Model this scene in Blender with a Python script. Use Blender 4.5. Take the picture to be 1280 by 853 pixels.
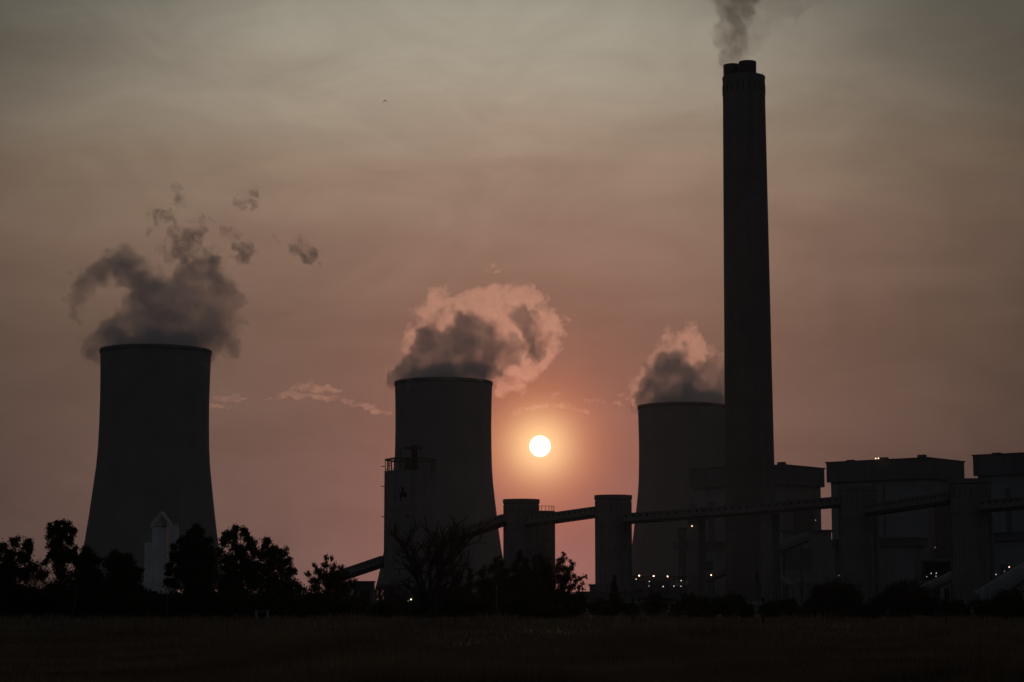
import bpy, math, random
import numpy as np
from mathutils import Vector, Matrix

random.seed(7)
R = math.radians
scene = bpy.context.scene
for _o in list(bpy.data.objects):
    bpy.data.objects.remove(_o)
COL = scene.collection

# ---------------------------------------------------------------- camera
FPX = 2500.0                       # focal length in pixels of a 1280 px wide frame
EYE = 4.0
PITCH = math.atan((747 - 426.5) / FPX)
cam_d = bpy.data.cameras.new("camera")
cam = bpy.data.objects.new("camera", cam_d)
COL.objects.link(cam)
cam_d.sensor_width = 36.0
cam_d.lens = FPX / 1280 * 36.0
cam_d.clip_start = 0.5
cam_d.clip_end = 30000
cam.location = (0, 0, EYE)
cam.rotation_euler = (math.pi / 2 + PITCH, 0, 0)
scene.camera = cam

def ray(px, py):
    dx, dy = (px - 640) / FPX, (426.5 - py) / FPX
    cp, sp = math.cos(PITCH), math.sin(PITCH)
    return Vector((dx, cp - dy * sp, sp + dy * cp))

def P(px, py, D):
    d = ray(px, py)
    return Vector((0, 0, EYE)) + d * (D / d.y)

# ---------------------------------------------------------------- sky, sun, exposure
SUN_PX = (675, 558)
SUN = ray(*SUN_PX).normalized()
SUN_EL = math.asin(SUN.z)
SUN_AZ = math.atan2(SUN.x, SUN.y)

world = bpy.data.worlds.new("World")
scene.world = world
world.use_nodes = True
wt = world.node_tree
wt.nodes.clear()

class NT:
    """small helper for node trees"""
    def __init__(self, tree): self.t = tree
    def n(self, typ, **kw):
        nd = self.t.nodes.new(typ)
        for k, v in kw.items(): setattr(nd, k, v)
        return nd
    def link(self, a, b): self.t.links.new(a, b)
    def put(self, sock, v):
        if hasattr(v, 'is_output'): self.link(v, sock)
        else: sock.default_value = v
    def math(self, op, a, b=0.0, c=None, clamp=False):
        nd = self.n('ShaderNodeMath', operation=op, use_clamp=clamp)
        self.put(nd.inputs[0], a); self.put(nd.inputs[1], b)
        if c is not None: self.put(nd.inputs[2], c)
        return nd.outputs[0]
    def vmath(self, op, a, b=None, scale=None):
        nd = self.n('ShaderNodeVectorMath', operation=op)
        self.put(nd.inputs[0], a)
        if b is not None: self.put(nd.inputs[1], b)
        if scale is not None: self.put(nd.inputs['Scale'], scale)
        return nd.outputs['Value'] if op in ('DOT_PRODUCT', 'LENGTH', 'DISTANCE') else nd.outputs[0]
    def ramp(self, fac, stops, interp='LINEAR'):
        nd = self.n('ShaderNodeValToRGB')
        cr = nd.color_ramp
        cr.interpolation = interp
        while len(cr.elements) < len(stops): cr.elements.new(0.5)
        for e, (p, c) in zip(cr.elements, stops):
            e.position = p; e.color = (c[0], c[1], c[2], 1) if len(c) == 3 else c
        self.put(nd.inputs[0], fac)
        return nd.outputs[0]
    def noise(self, vec, scale, detail=3, rough=0.5, dist=0.0):
        nd = self.n('ShaderNodeTexNoise')
        self.put(nd.inputs['Vector'], vec)
        nd.inputs['Scale'].default_value = scale
        nd.inputs['Detail'].default_value = detail
        nd.inputs['Roughness'].default_value = rough
        nd.inputs['Distortion'].default_value = dist
        return nd.outputs[0]
    def mixc(self, fac, a, b, blend='MIX'):
        nd = self.n('ShaderNodeMix', data_type='RGBA', blend_type=blend)
        self.put(nd.inputs[0], fac)
        self.put(nd.inputs[6], a if hasattr(a, 'is_output') else (*a, 1))
        self.put(nd.inputs[7], b if hasattr(b, 'is_output') else (*b, 1))
        return nd.outputs[2]
    def mapr(self, v, a, b, c, d, smooth=False):
        nd = self.n('ShaderNodeMapRange', clamp=True)
        if smooth: nd.interpolation_type = 'SMOOTHSTEP'
        self.put(nd.inputs[0], v)
        for i, x in enumerate((a, b, c, d)): nd.inputs[i + 1].default_value = x
        return nd.outputs[0]

def lin(r, g, b):
    f = lambda c: (c / 255 / 12.92) if c <= 10 else ((c / 255 + 0.055) / 1.055) ** 2.4
    return (f(r), f(g), f(b))

w = NT(wt)
tc = w.n('ShaderNodeTexCoord')
vec = w.vmath('NORMALIZE', tc.outputs['Generated'])
sep = w.n('ShaderNodeSeparateXYZ'); w.link(vec, sep.inputs[0])
elev = w.math('DEGREES', w.math('ARCSINE', sep.outputs[2]))
azim = w.math('DEGREES', w.math('ARCTAN2', sep.outputs[0], sep.outputs[1]))
cosa = w.math('MINIMUM', w.vmath('DOT_PRODUCT', vec, tuple(SUN)), 1.0)
ang = w.math('DEGREES', w.math('ARCCOSINE', cosa))
# smoky veils: very stretched noise bends the elevation a little and varies the brightness
nv = w.n('ShaderNodeCombineXYZ')
w.put(nv.inputs[0], w.math('MULTIPLY', azim, 0.055)); w.put(nv.inputs[1], w.math('MULTIPLY', elev, 0.30))
veil = w.noise(nv.outputs[0], 1.0, 5, 0.55, 0.6)
nv2 = w.n('ShaderNodeCombineXYZ')
w.put(nv2.inputs[0], w.math('MULTIPLY', azim, 0.21)); w.put(nv2.inputs[1], w.math('MULTIPLY', elev, 0.46)); nv2.inputs[2].default_value = 3.7
veil2 = w.noise(nv2.outputs[0], 1.0, 6, 0.6, 0.9)
elevn = w.math('MULTIPLY_ADD', w.math('SUBTRACT', veil, 0.5), 3.2, elev)
SKY = [(0.0, lin(114, 91, 84)), (3.4, lin(105, 84, 77)), (7.2, lin(106, 86, 75)), (10.1, lin(127, 105, 91)),
       (12.4, lin(146, 127, 109)), (16.5, lin(181, 174, 157)), (28.0, lin(120, 120, 116)), (90.0, lin(56, 60, 66))]
base = w.ramp(w.math('DIVIDE', elevn, 90.0, clamp=True), [(e / 90.0, c) for e, c in SKY])
cool = w.ramp(w.math('DIVIDE', elevn, 90.0, clamp=True), [(0.0, (0.021, 0.0245, 0.0285)), (0.35, (0.027, 0.032, 0.0375)), (1.0, (0.029, 0.034, 0.039))])
# dimmer away from the sun's azimuth, and dim behind the viewer
az_off = w.math('ABSOLUTE', w.math('SUBTRACT', azim, -1.0))
ez = w.math('MAXIMUM', w.math('MULTIPLY', w.math('SUBTRACT', elev, 8.5), 1.5), w.math('MULTIPLY', w.math('SUBTRACT', elev, 8.5), -1.1))
rad_off = w.math('SQRT', w.math('ADD', w.math('MULTIPLY', az_off, az_off), w.math('MULTIPLY', ez, ez)))
side = w.mapr(rad_off, 5.5, 24.0, 1.0, 0.26, True)
back = w.mapr(az_off, 20.0, 75.0, 0.0, 1.0, True)
veilf = w.mapr(veil2, 0.28, 0.72, 0.88, 1.12)
base = w.vmath('SCALE', base, scale=w.math('MULTIPLY', side, veilf))
corner = w.mapr(w.math('MULTIPLY', az_off, w.math('MAXIMUM', w.math('SUBTRACT', elev, 8.0), 0.0)), 20.0, 125.0, 1.0, 0.55, True)
base = w.vmath('SCALE', base, scale=corner)
base = w.mixc(back, base, cool)
# the glow round the sun seen through smoke
def glow(col, width, power):
    t = w.math('POWER', w.math('DIVIDE', ang, width), power)
    return w.vmath('SCALE', col, scale=w.math('EXPONENT', w.math('MULTIPLY', t, -1.0)))
g = w.vmath('ADD', glow((0.50, 0.54, 0.26), 0.88, 1.8), glow((0.45, 0.08, 0.0), 1.55, 1.6))
g = w.vmath('ADD', g, glow((0.14, 0.017, 0.013), 5.6, 1.4))
hz = w.math('ADD', w.math('POWER', w.math('DIVIDE', w.math('ABSOLUTE', w.math('SUBTRACT', azim, math.degrees(SUN_AZ))), 5.0), 2.0), w.math('POWER', w.math('DIVIDE', w.math('ABSOLUTE', elev), 2.6), 2.0))
g = w.vmath('ADD', g, w.vmath('SCALE', (0.085, 0.022, 0.022), scale=w.math('EXPONENT', w.math('MULTIPLY', hz, -1.0))))
sky_c = w.vmath('ADD', base, g)
disc = w.mapr(ang, 0.255, 0.315, 3.0, 0.0)
sky_c = w.vmath('ADD', sky_c, w.vmath('SCALE', (1.0, 0.93, 0.72), scale=disc))
# clear-air part of the sky (cool fill from overhead and behind)
nish = w.n('ShaderNodeTexSky', sky_type='NISHITA')
nish.sun_disc = False
nish.sun_elevation = SUN_EL
nish.sun_rotation = SUN_AZ
nish.dust_density = 6.0
nish.air_density = 1.0
bg1 = w.n('ShaderNodeBackground'); w.link(sky_c, bg1.inputs[0]); bg1.inputs[1].default_value = 1.0
bg2 = w.n('ShaderNodeBackground'); w.link(nish.outputs[0], bg2.inputs[0]); bg2.inputs[1].default_value = 0.0006
ad = w.n('ShaderNodeAddShader'); w.link(bg1.outputs[0], ad.inputs[0]); w.link(bg2.outputs[0], ad.inputs[1])
wo = w.n('ShaderNodeOutputWorld'); w.link(ad.outputs[0], wo.inputs[0])
world.cycles.sampling_method = 'MANUAL'
world.cycles.sample_map_resolution = 1024

sl = bpy.data.lights.new("sun", 'SUN')
sl.energy = 0.15
sl.angle = R(0.53)
sl.color = (1.0, 0.43, 0.27)
sun = bpy.data.objects.new("sun", sl)
COL.objects.link(sun)
sun.rotation_euler = (-SUN).to_track_quat('-Z', 'Y').to_euler()

vs = scene.view_settings
vs.view_transform = 'Standard'
vs.look = 'None'
vs.exposure = 0.0
vs.gamma = 1.0
vs.use_curve_mapping = False
scene.render.engine = 'CYCLES'
scene.cycles.volume_bounces = 12
scene.cycles.max_bounces = 12
scene.cycles.use_adaptive_sampling = False
scene.cycles.transparent_max_bounces = 24

# ---------------------------------------------------------------- materials
def material(name):
    m = bpy.data.materials.new(name)
    m.use_nodes = True
    m.node_tree.nodes.clear()
    t = NT(m.node_tree)
    out = t.n('ShaderNodeOutputMaterial')
    return m, t, out

def surface(name, c1, c2, scale=0.3, rough=0.85, stretch=(1, 1, 1), streak=None, bands=None, ribs=None, bump=0.0, spec=0.3):
    """two-tone weathered surface; streak = vertical run-off stains, bands = level joints every n metres, ribs = vertical cladding ribs"""
    m, t, out = material(name)
    tcn = t.n('ShaderNodeTexCoord')
    mp = t.n('ShaderNodeMapping'); t.link(tcn.outputs['Object'], mp.inputs[0]); mp.inputs['Scale'].default_value = stretch
    nz = t.noise(mp.outputs[0], scale, 6, 0.6)
    col = t.mixc(t.mapr(nz, 0.3, 0.7, 0, 1), c1, c2)
    sp = t.n('ShaderNodeSeparateXYZ'); t.link(tcn.outputs['Object'], sp.inputs[0])
    if streak:
        mp2 = t.n('ShaderNodeMapping'); t.link(tcn.outputs['Object'], mp2.inputs[0]); mp2.inputs['Scale'].default_value = (1, 1, 0.04)
        s = t.noise(mp2.outputs[0], streak, 4, 0.6)
        col = t.mixc(t.mapr(s, 0.45, 0.8, 0, 0.40), col, tuple(x * 0.5 for x in c1))
    if bands:
        fr = t.math('FRACT', t.math('DIVIDE', sp.outputs[2], bands))
        ln = t.mapr(fr, 0.0, 0.06, 0.30, 0.0)
        col = t.mixc(ln, col, tuple(x * 0.45 for x in c1))
    bs = t.n('ShaderNodeBsdfPrincipled')
    t.put(bs.inputs['Base Color'], col)
    bs.inputs['Roughness'].default_value = rough
    bs.inputs['Specular IOR Level'].default_value = spec
    if ribs or bump:
        if ribs:
            h = t.math('SINE', t.math('MULTIPLY', t.math('ADD', sp.outputs[0], sp.outputs[1]), ribs))
        else:
            h = t.noise(tcn.outputs['Object'], scale * 8, 3, 0.6)
        b = t.n('ShaderNodeBump'); b.inputs['Strength'].default_value = bump or 0.5; b.inputs['Distance'].default_value = 0.1
        t.link(h, b.inputs['Height']); t.link(b.outputs[0], bs.inputs['Normal'])
    t.link(bs.outputs[0], out.inputs[0])
    return m

def emitter(name, col, strength):
    m, t, out = material(name)
    e = t.n('ShaderNodeEmission'); e.inputs[0].default_value = (*col, 1); e.inputs[1].default_value = strength
    t.link(e.outputs[0], out.inputs[0])
    return m

STEP = 0.35
def vapour(name, col, density, aniso, absorb=None, billow=None):
    m, t, out = material(name)
    v = t.n('ShaderNodeVolumePrincipled')
    v.inputs['Color'].default_value = (*col, 1)
    v.inputs['Density'].default_value = density
    v.inputs['Anisotropy'].default_value = aniso
    v.inputs['Density Attribute'].default_value = ""
    v.inputs['Temperature Attribute'].default_value = ""
    v.inputs['Color Attribute'].default_value = ""
    if billow:
        tcn = t.n('ShaderNodeTexCoord')
        nz = t.noise(tcn.outputs['Object'], billow[0], 6, 0.68, 0.8)
        t.link(t.mapr(nz, billow[1], billow[2], 0.0, billow[3] * density), v.inputs['Density'])
        m.cycles.volume_step_rate = STEP
    if absorb: v.inputs['Absorption Color'].default_value = (*absorb, 1)
    t.link(v.outputs[0], out.inputs[1])
    m.cycles.homogeneous_volume = not billow
    return m

M = {
    'tower': surface("tower_concrete", (0.24, 0.235, 0.23), (0.30, 0.295, 0.285), 0.035, 0.9, streak=0.06, bands=8.0),
    'rim': surface("rim_concrete", (0.15, 0.15, 0.15), (0.2, 0.2, 0.2), 0.1, 0.9),
    'concrete': surface("silo_concrete", (0.22, 0.215, 0.21), (0.30, 0.295, 0.285), 0.12, 0.9, streak=0.35, bands=6.0),
    'chimney': surface("chimney_concrete", (0.15, 0.145, 0.14), (0.20, 0.195, 0.19), 0.06, 0.9, streak=0.3, bands=10.0),
    'cap': surface("cap_concrete", (0.16, 0.16, 0.16), (0.22, 0.22, 0.22), 0.2, 0.9),
    'steel': surface("dark_steel", (0.05, 0.05, 0.05), (0.09, 0.085, 0.08), 0.8, 0.6),
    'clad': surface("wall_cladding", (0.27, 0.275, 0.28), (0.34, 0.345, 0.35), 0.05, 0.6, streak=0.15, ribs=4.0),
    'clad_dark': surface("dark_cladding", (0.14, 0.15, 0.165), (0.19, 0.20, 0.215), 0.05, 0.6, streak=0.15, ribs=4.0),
    'roof': surface("roof_sheet", (0.10, 0.10, 0.105), (0.14, 0.14, 0.145), 0.1, 0.7),
    'gallery': surface("gallery_sheet", (0.20, 0.195, 0.19), (0.26, 0.25, 0.245), 0.25, 0.7, ribs=5.0),
    'pale': surface("pale_sheet", (0.18, 0.18, 0.18), (0.25, 0.25, 0.245), 0.15, 0.5, streak=0.4, bands=3.2),
    'ash': surface("white_painted_steel", (0.70, 0.71, 0.72), (0.82, 0.83, 0.84), 0.15, 0.5, streak=0.5, bands=5.2),
    'pale_dim': surface("pale_grey_steel", (0.28, 0.29, 0.30), (0.36, 0.37, 0.38), 0.15, 0.5, streak=0.5, bands=3.2),
    'opening': surface("dark_opening", (0.015, 0.015, 0.016), (0.025, 0.025, 0.025), 0.5, 0.4),
    'wall': surface("wall_panels", (0.34, 0.33, 0.32), (0.44, 0.43, 0.41), 0.6, 0.9, streak=1.2),
    'wire': surface("galvanised_wire", (0.07, 0.07, 0.07), (0.11, 0.11, 0.11), 1.0, 0.5),
    'bark': surface("bark", (0.030, 0.024, 0.018), (0.055, 0.045, 0.035), 3.0, 0.95),
    'leaf': surface("leaves", (0.022, 0.030, 0.012), (0.045, 0.055, 0.022), 0.6, 0.8, spec=0.1),
    'needle': surface("needles", (0.016, 0.026, 0.014), (0.032, 0.044, 0.020), 0.6, 0.8, spec=0.1),
    'dry': surface("dry_twigs", (0.05, 0.042, 0.032), (0.085, 0.07, 0.05), 0.8, 0.9, spec=0.1),
    'grass': surface("dry_grass", (0.13, 0.085, 0.05), (0.42, 0.28, 0.165), 0.07, 0.9, spec=0.1),
    'ground': surface("field_soil", (0.045, 0.036, 0.025), (0.075, 0.060, 0.040), 0.03, 0.95, spec=0.1),
    'bird': surface("dark_feathers", (0.02, 0.018, 0.016), (0.03, 0.026, 0.022), 4.0, 0.8),
    'warm': emitter("warm_lamp", (1.0, 0.62, 0.36), 6.0),
    'white': emitter("white_lamp", (0.85, 0.95, 0.85), 1.5),
    'yellow': emitter("yellow_lamp", (0.95, 0.95, 0.45), 3.5),
    'pink': emitter("pink_lamp", (1.0, 0.50, 0.42), 4.0),
    'dim': emitter("faint_lamp", (0.9, 0.85, 0.75), 0.7),
}

# ---------------------------------------------------------------- mesh helpers
class MB:
    def __init__(self): self.v = []; self.f = []
    def add(self, vs_, fs_):
        o = len(self.v)
        self.v += [tuple(p) for p in vs_]
        self.f += [tuple(i + o for i in f) for f in fs_]
        return self
    def hexa(self, b, t):
        """four bottom and four top corners, counter-clockwise from above"""
        return self.add(list(b) + list(t), [(3, 2, 1, 0), (4, 5, 6, 7)] + [(i, (i + 1) % 4, (i + 1) % 4 + 4, i + 4) for i in range(4)])
    def box(self, c, s, rz=0.0):
        cx, cy, cz = c; hx, hy, hz = s[0] / 2, s[1] / 2, s[2] / 2
        ca, sa = math.cos(rz), math.sin(rz)
        q = [(-hx, -hy), (hx, -hy), (hx, hy), (-hx, hy)]
        q = [(cx + x * ca - y * sa, cy + x * sa + y * ca) for x, y in q]
        return self.hexa([(x, y, cz - hz) for x, y in q], [(x, y, cz + hz) for x, y in q])
    def slab(self, q, z0, z1):
        """upright prism on a plan polygon"""
        n = len(q)
        return self.add([(x, y, z0) for x, y in q] + [(x, y, z1) for x, y in q],
                        [tuple(range(n))[::-1], tuple(range(n, 2 * n))] + [(i, (i + 1) % n, (i + 1) % n + n, i + n) for i in range(n)])
    def tube(self, p, q, r0, r1, n=6, cap=True):
        p, q = Vector(p), Vector(q)
        d = (q - p)
        if d.length < 1e-6: return self
        d.normalize()
        a = d.orthogonal().normalized(); b = d.cross(a)
        ring = lambda c, r: [c + (a * math.cos(2 * math.pi * i / n) + b * math.sin(2 * math.pi * i / n)) * r for i in range(n)]
        fs_ = [(i, (i + 1) % n, (i + 1) % n + n, i + n) for i in range(n)]
        if cap: fs_ += [tuple(range(n))[::-1], tuple(range(n, 2 * n))]
        return self.add(ring(p, r0) + ring(q, r1), fs_)
    def lathe(self, c, prof, n=48, close=True, cap_top=False, cap_bot=False):
        cx, cy = c; k = len(prof)
        vs_ = [(cx + r * math.cos(2 * math.pi * i / n), cy + r * math.sin(2 * math.pi * i / n), z) for r, z in prof for i in range(n)]
        fs_ = [(j * n + i, j * n + (i + 1) % n, (j + 1) * n + (i + 1) % n, (j + 1) * n + i) for j in range(k - 1) for i in range(n)]
        if close: fs_ += [((k - 1) * n + i, (k - 1) * n + (i + 1) % n, (i + 1) % n, i) for i in range(n)]
        if cap_top: fs_.append(tuple((k - 1) * n + i for i in range(n)))
        if cap_bot: fs_.append(tuple(range(n))[::-1])
        return self.add(vs_, fs_)
    def build(self, name, mat, parent=None, loc=None, smooth=False):
        org = Vector(loc) if loc is not None else Vector((0, 0, 0))
        if parent is not None:
            p = parent
            while p.parent: p = p.parent
            org = p.location.copy()
        me = bpy.data.meshes.new(name)
        me.from_pydata([(x - org.x, y - org.y, z - org.z) for x, y, z in self.v], [], self.f)
        me.materials.append(mat)
        if smooth:
            me.polygons.foreach_set('use_smooth', [True] * len(me.polygons))
        ob = bpy.data.objects.new(name, me)
        COL.objects.link(ob)
        if parent is not None: ob.parent = parent
        else: ob.location = org
        return ob

def tag(o, label=None, cat=None, group=None, kind=None):
    if label: o['label'] = label
    if cat: o['category'] = cat
    if group: o['group'] = group
    if kind: o['kind'] = kind
    return o

def thing(name, loc, label, cat, group=None):
    o = bpy.data.objects.new(name, None)
    o.empty_display_size = 1
    COL.objects.link(o)
    o.location = loc
    return tag(o, label, cat, group)

def copy_thing(src, loc, label=None):
    """a copy of a thing with its parts and their sub-parts"""
    c = src.copy(); COL.objects.link(c); c.location = loc
    if label: c['label'] = label
    for ch in list(src.children):
        k = ch.copy(); COL.objects.link(k); k.parent = c
        for g_ in list(ch.children):
            s = g_.copy(); COL.objects.link(s); s.parent = k
    return c

# ---------------------------------------------------------------- ground
def build_ground():
    nx, ny = 90, 110
    xs = np.linspace(-1750, 1750, nx); ys = np.concatenate([np.linspace(-60, 520, 60), np.linspace(560, 3400, ny - 60)])
    m = MB(); rng = random.Random(3)
    for y in ys:
        for x in xs:
            m.v.append((x, y, 0.12 * math.sin(x * 0.05 + y * 0.021) + rng.uniform(-0.08, 0.08) - 0.05))
    m.f = [(j * nx + i, j * nx + i + 1, (j + 1) * nx + i + 1, (j + 1) * nx + i) for j in range(ny - 1) for i in range(nx - 1)]
    tag(m.build('ground', M['ground'], smooth=True), 'dark dry field running back to the power station', 'ground', kind='structure')
build_ground()

def build_grass():
    rng = np.random.default_rng(11)
    n = 170000
    py = 768 + rng.random(n) ** 0.85 * 104
    D = EYE * FPX / (py - 747)
    X = (rng.random(n) * 2000 - 360 - 640) / FPX * D * 1.02
    # clumps of taller grass
    clump = 0.5 + 0.5 * np.sin(X * 0.21 + 1.3 * np.sin(D * 0.061)) * np.sin(D * 0.047 + 0.9 * np.sin(X * 0.083))
    h = (0.25 + 1.25 * clump ** 2) * (0.5 + 0.8 * rng.random(n))
    a = rng.random(n) * math.pi
    wd = 0.03 + 0.05 * rng.random(n) + D * 0.00012
    lean = rng.normal(0, 0.22, (n, 2)) * h[:, None]
    v = np.empty((n, 3, 3), np.float32)
    v[:, 0] = np.stack([X - np.cos(a) * wd, D - np.sin(a) * wd, np.full(n, -0.1)], 1)
    v[:, 1] = np.stack([X + np.cos(a) * wd, D + np.sin(a) * wd, np.full(n, -0.1)], 1)
    v[:, 2] = np.stack([X + lean[:, 0], D + lean[:, 1], h], 1)
    me = bpy.data.meshes.new('grass')
    me.vertices.add(n * 3); me.vertices.foreach_set('co', v.ravel())
    me.loops.add(n * 3); me.loops.foreach_set('vertex_index', np.arange(n * 3, dtype=np.int32))
    me.polygons.add(n); me.polygons.foreach_set('loop_start', np.arange(0, n * 3, 3, dtype=np.int32))
    me.update(calc_edges=True)
    me.materials.append(M['grass'])
    o = bpy.data.objects.new('grass', me); COL.objects.link(o)
    tag(o, 'dark uncut dry grass covering the field in front', 'grass', kind='stuff')
build_grass()

# ---------------------------------------------------------------- cooling towers
# radius over height, from the rim down, measured on the nearest tower (1 = rim radius)
TOWER_PROFILE = [(1.0, 1.0), (0.985, 1.0), (0.90, 0.990), (0.80, 0.984), (0.70, 0.988), (0.61, 1.0), (0.54, 1.022), (0.47, 1.058),
                 (0.42, 1.085), (0.33, 1.135), (0.25, 1.185), (0.18, 1.245), (0.10, 1.325), (0.055, 1.38)]
TOWERS = []
def cooling_tower(xl, xr, ys, ytop, D, label):
    a, b = P(xl, ys, D), P(xr, ys, D)
    rad = (b.x - a.x) / 2 * 0.995
    cx = (a.x + b.x) / 2
    H = P((xl + xr) / 2, ytop, D - rad * 0.98).z
    t = thing('cooling_tower', (cx, D, 0), label, 'cooling tower', 'cooling towers of the power station')
    outer = [(rad * r, H * z) for z, r in TOWER_PROFILE]
    inner = [(r - 0.9, z) for r, z in outer]
    MB().lathe((cx, D), outer[::-1] + inner, 128).build('shell', M['tower'], t, smooth=True)
    MB().lathe((cx, D), [(rad + 0.02, H - 2.6), (rad + 0.55, H - 2.2), (rad + 0.55, H + 0.25), (rad - 0.95, H + 0.25), (rad - 0.95, H - 2.2)][::1], 128).build('rim', M['rim'], t)
    zb, rb = H * 0.055, rad * 1.38 - 0.45
    rg = rb + 3.5
    for i in range(40):
        a0, a1 = 2 * math.pi * i / 40, 2 * math.pi * (i + 0.5) / 40
        m = MB()
        for s in (-1, 1):
            a2 = a1 + s * math.pi / 40
            m.tube((cx + rg * math.cos(a1), D + rg * math.sin(a1), -0.5), (cx + rb * math.cos(a2), D + rb * math.sin(a2), zb + 0.4), 0.55, 0.5, 6)
        m.build('support_column', M['tower'], t)
    MB().lathe((cx, D), [(rg + 4, -0.4), (rg + 4, 1.6), (rg + 3.5, 1.6), (rg + 3.5, -0.4)], 96).build('basin', M['concrete'], t)
    TOWERS.append((cx, D, rad, H))
    return t
cooling_tower(126.6, 263.6, 438, 430.5, 1369, 'broad grey cooling tower standing alone at the left behind the trees')
cooling_tower(493.5, 615.5, 480, 472, 1537, 'grey cooling tower just left of the sun behind the tall coal bunker tower')
cooling_tower(797.2, 907.0, 510, 503, 1700, 'far grey cooling tower partly hidden by the tall chimney')

# ---------------------------------------------------------------- chimney
def chimney():
    D = 1020
    b, tp = P(940.5, 750, D), P(928.6, 97, D)
    cx = (b.x + tp.x) / 2
    rt = (P(955, 97, D).x - P(902.3, 97, D).x) / 2
    rb = (P(973, 745, D).x - P(908, 745, D).x) / 2
    H = P(928, 94.5, D - 6).z
    t = thing('chimney', (cx, D, 0), 'very tall round concrete chimney with two dark flues on top', 'chimney')
    MB().lathe((cx, D), [(rb, -0.5), (rb * 0.985, H * 0.1), (rb * 0.97, H * 0.2), (rt + (rb - rt) * 0.45, H * 0.5), (rt, H * 0.95), (rt, H)], 64, close=False, cap_top=True).build('shaft', M['chimney'], t, smooth=False)
    shaft = t.children[-1]
    MB().lathe((cx, D), [(rt + 0.02, H - 0.9), (rt + 0.15, H - 0.6), (rt + 0.15, H + 0.4), (rt + 0.02, H + 0.4)], 64).build('rim', M['rim'], t)
    for xl, xr, yt, dd in ((904.2, 925.0, 79.0, 3.0), (923.2, 945.2, 75.0, -2.6)):
        a, c = P(xl, yt + 3, D + dd), P(xr, yt + 3, D + dd)
        r = (c.x - a.x) / 2
        z = P((xl + xr) / 2, yt, D + dd - r).z
        f = MB().lathe(((a.x + c.x) / 2, D + dd), [(r, H - 1), (r, z), (r - 0.3, z), (r - 0.3, H - 1)], 40).build('flue', M['steel'], t, smooth=False)
    for i in range(22):
        an = 2 * math.pi * i / 22
        zc = H - 6.5
        MB().box((cx + (rt + 0.05) * math.cos(an), D + (rt + 0.05) * math.sin(an), zc), (0.35, 0.6, 4.6), an).build('vent_slot', M['steel'], shaft)
    p = P(953.2, 94, D)
    MB().tube((cx + rt - 1.0, D, H), (cx + rt - 1.0, D, H + 3.5), 0.08, 0.05, 5).build('lightning_rod', M['steel'], t)
    d0, d1 = P(944.5, 727, D - rb), P(948, 716, D - rb)
    yy = D - math.sqrt(max(0, rb ** 2 - ((d0.x + d1.x) / 2 - cx) ** 2))
    MB().box(((d0.x + d1.x) / 2, yy, (d0.z + d1.z) / 2), (d1.x - d0.x, 1.0, d1.z - d0.z)).build('door', M['opening'], t)
chimney()

# ---------------------------------------------------------------- boiler houses behind the chimney
AX = Vector((-0.77, 0.64)); AY = Vector((0.64, 0.77))      # along the left face, along the right face
def corner_plan(px, D, pxl, pxr):
    """plan of a block with its near corner at px, faces running to pxl on the left and pxr on the right"""
    X = (px - 640) / FPX * D * 1.0
    c = Vector((P(px, 640, D).x, D))
    def run(d, pt):
        k = ray(pt, 640); k = k.x / k.y
        return (k * c.y - c.x) / (d.x - k * d.y)
    L, Rr = run(AX, pxl), run(AY, pxr)
    return c, L, Rr
def block(m, c, L, Rr, z0, z1, grow=0.0):
    o = c - (AX + AY) * grow
    L, Rr = L + 2 * grow, Rr + 2 * grow
    q = [o, o + AY * Rr, o + AY * Rr + AX * L, o + AX * L]
    m.slab([(p.x, p.y) for p in q], z0, z1)
    return m

def on_left(c, a, z, wd, ht, out=0.2, dp=0.5):
    """a panel on the left face, a metres from the near corner"""
    p = c + AX * a - AY * (out - dp / 2 + dp / 2)
    return MB().box((p.x, p.y, z), (wd, dp, ht), math.atan2(AX.y, AX.x))
def on_right(c, a, z, wd, ht, out=0.2, dp=0.5):
    p = c + AY * a - AX * out
    return MB().box((p.x, p.y, z), (wd, dp, ht), math.atan2(AY.y, AY.x))

def boiler_house(px, D, pxl, pxr, ytop, ysplit, label, extra):
    c, L, Rr = corner_plan(px, D, pxl, pxr)
    zt, zs = P(px, ytop, D).z, P(px, ysplit, D).z
    t = thing('boiler_house', (c.x, c.y, 0), label, 'boiler house', 'boiler houses of the power station')
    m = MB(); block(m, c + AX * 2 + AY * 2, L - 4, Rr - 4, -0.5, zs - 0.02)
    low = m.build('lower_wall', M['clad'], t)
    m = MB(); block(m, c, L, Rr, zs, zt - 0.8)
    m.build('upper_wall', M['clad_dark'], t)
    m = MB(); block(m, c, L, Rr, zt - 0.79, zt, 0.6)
    roof = m.build('roof', M['roof'], t)
    for a, b_, h in ((8, 8, 2.2), (L * 0.45, 4, 1.4), (L * 0.8, 6, 1.0)):
        q = c + AX * a + AY * b_
        MB().box((q.x, q.y, zt + h / 2 + 0.01), (5, 3, h), math.atan2(AX.y, AX.x)).build('roof_vent', M['roof'], roof)
    # tall stair and duct recesses in the lower wall
    c2 = c + AX * 2 + AY * 2
    for a, wd, z0, z1 in extra:
        on_left(c2, a, (z0 + z1) / 2, wd, z1 - z0).build('duct_bay', M['clad_dark'], low)
    on_right(c2, Rr * 0.45, zs * 0.62, Rr * 0.5, zs * 0.5).build('duct_bay', M['clad_dark'], low)
    return c, L, Rr, zt, zs
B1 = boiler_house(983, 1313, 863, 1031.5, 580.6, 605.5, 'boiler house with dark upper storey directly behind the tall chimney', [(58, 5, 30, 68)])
B2 = boiler_house(1161, 1250, 1034, 1207, 571.5, 598, 'middle boiler house with a pair of roof lamps behind the coal silos', [(30, 0.8, 36, 75)])
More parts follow.
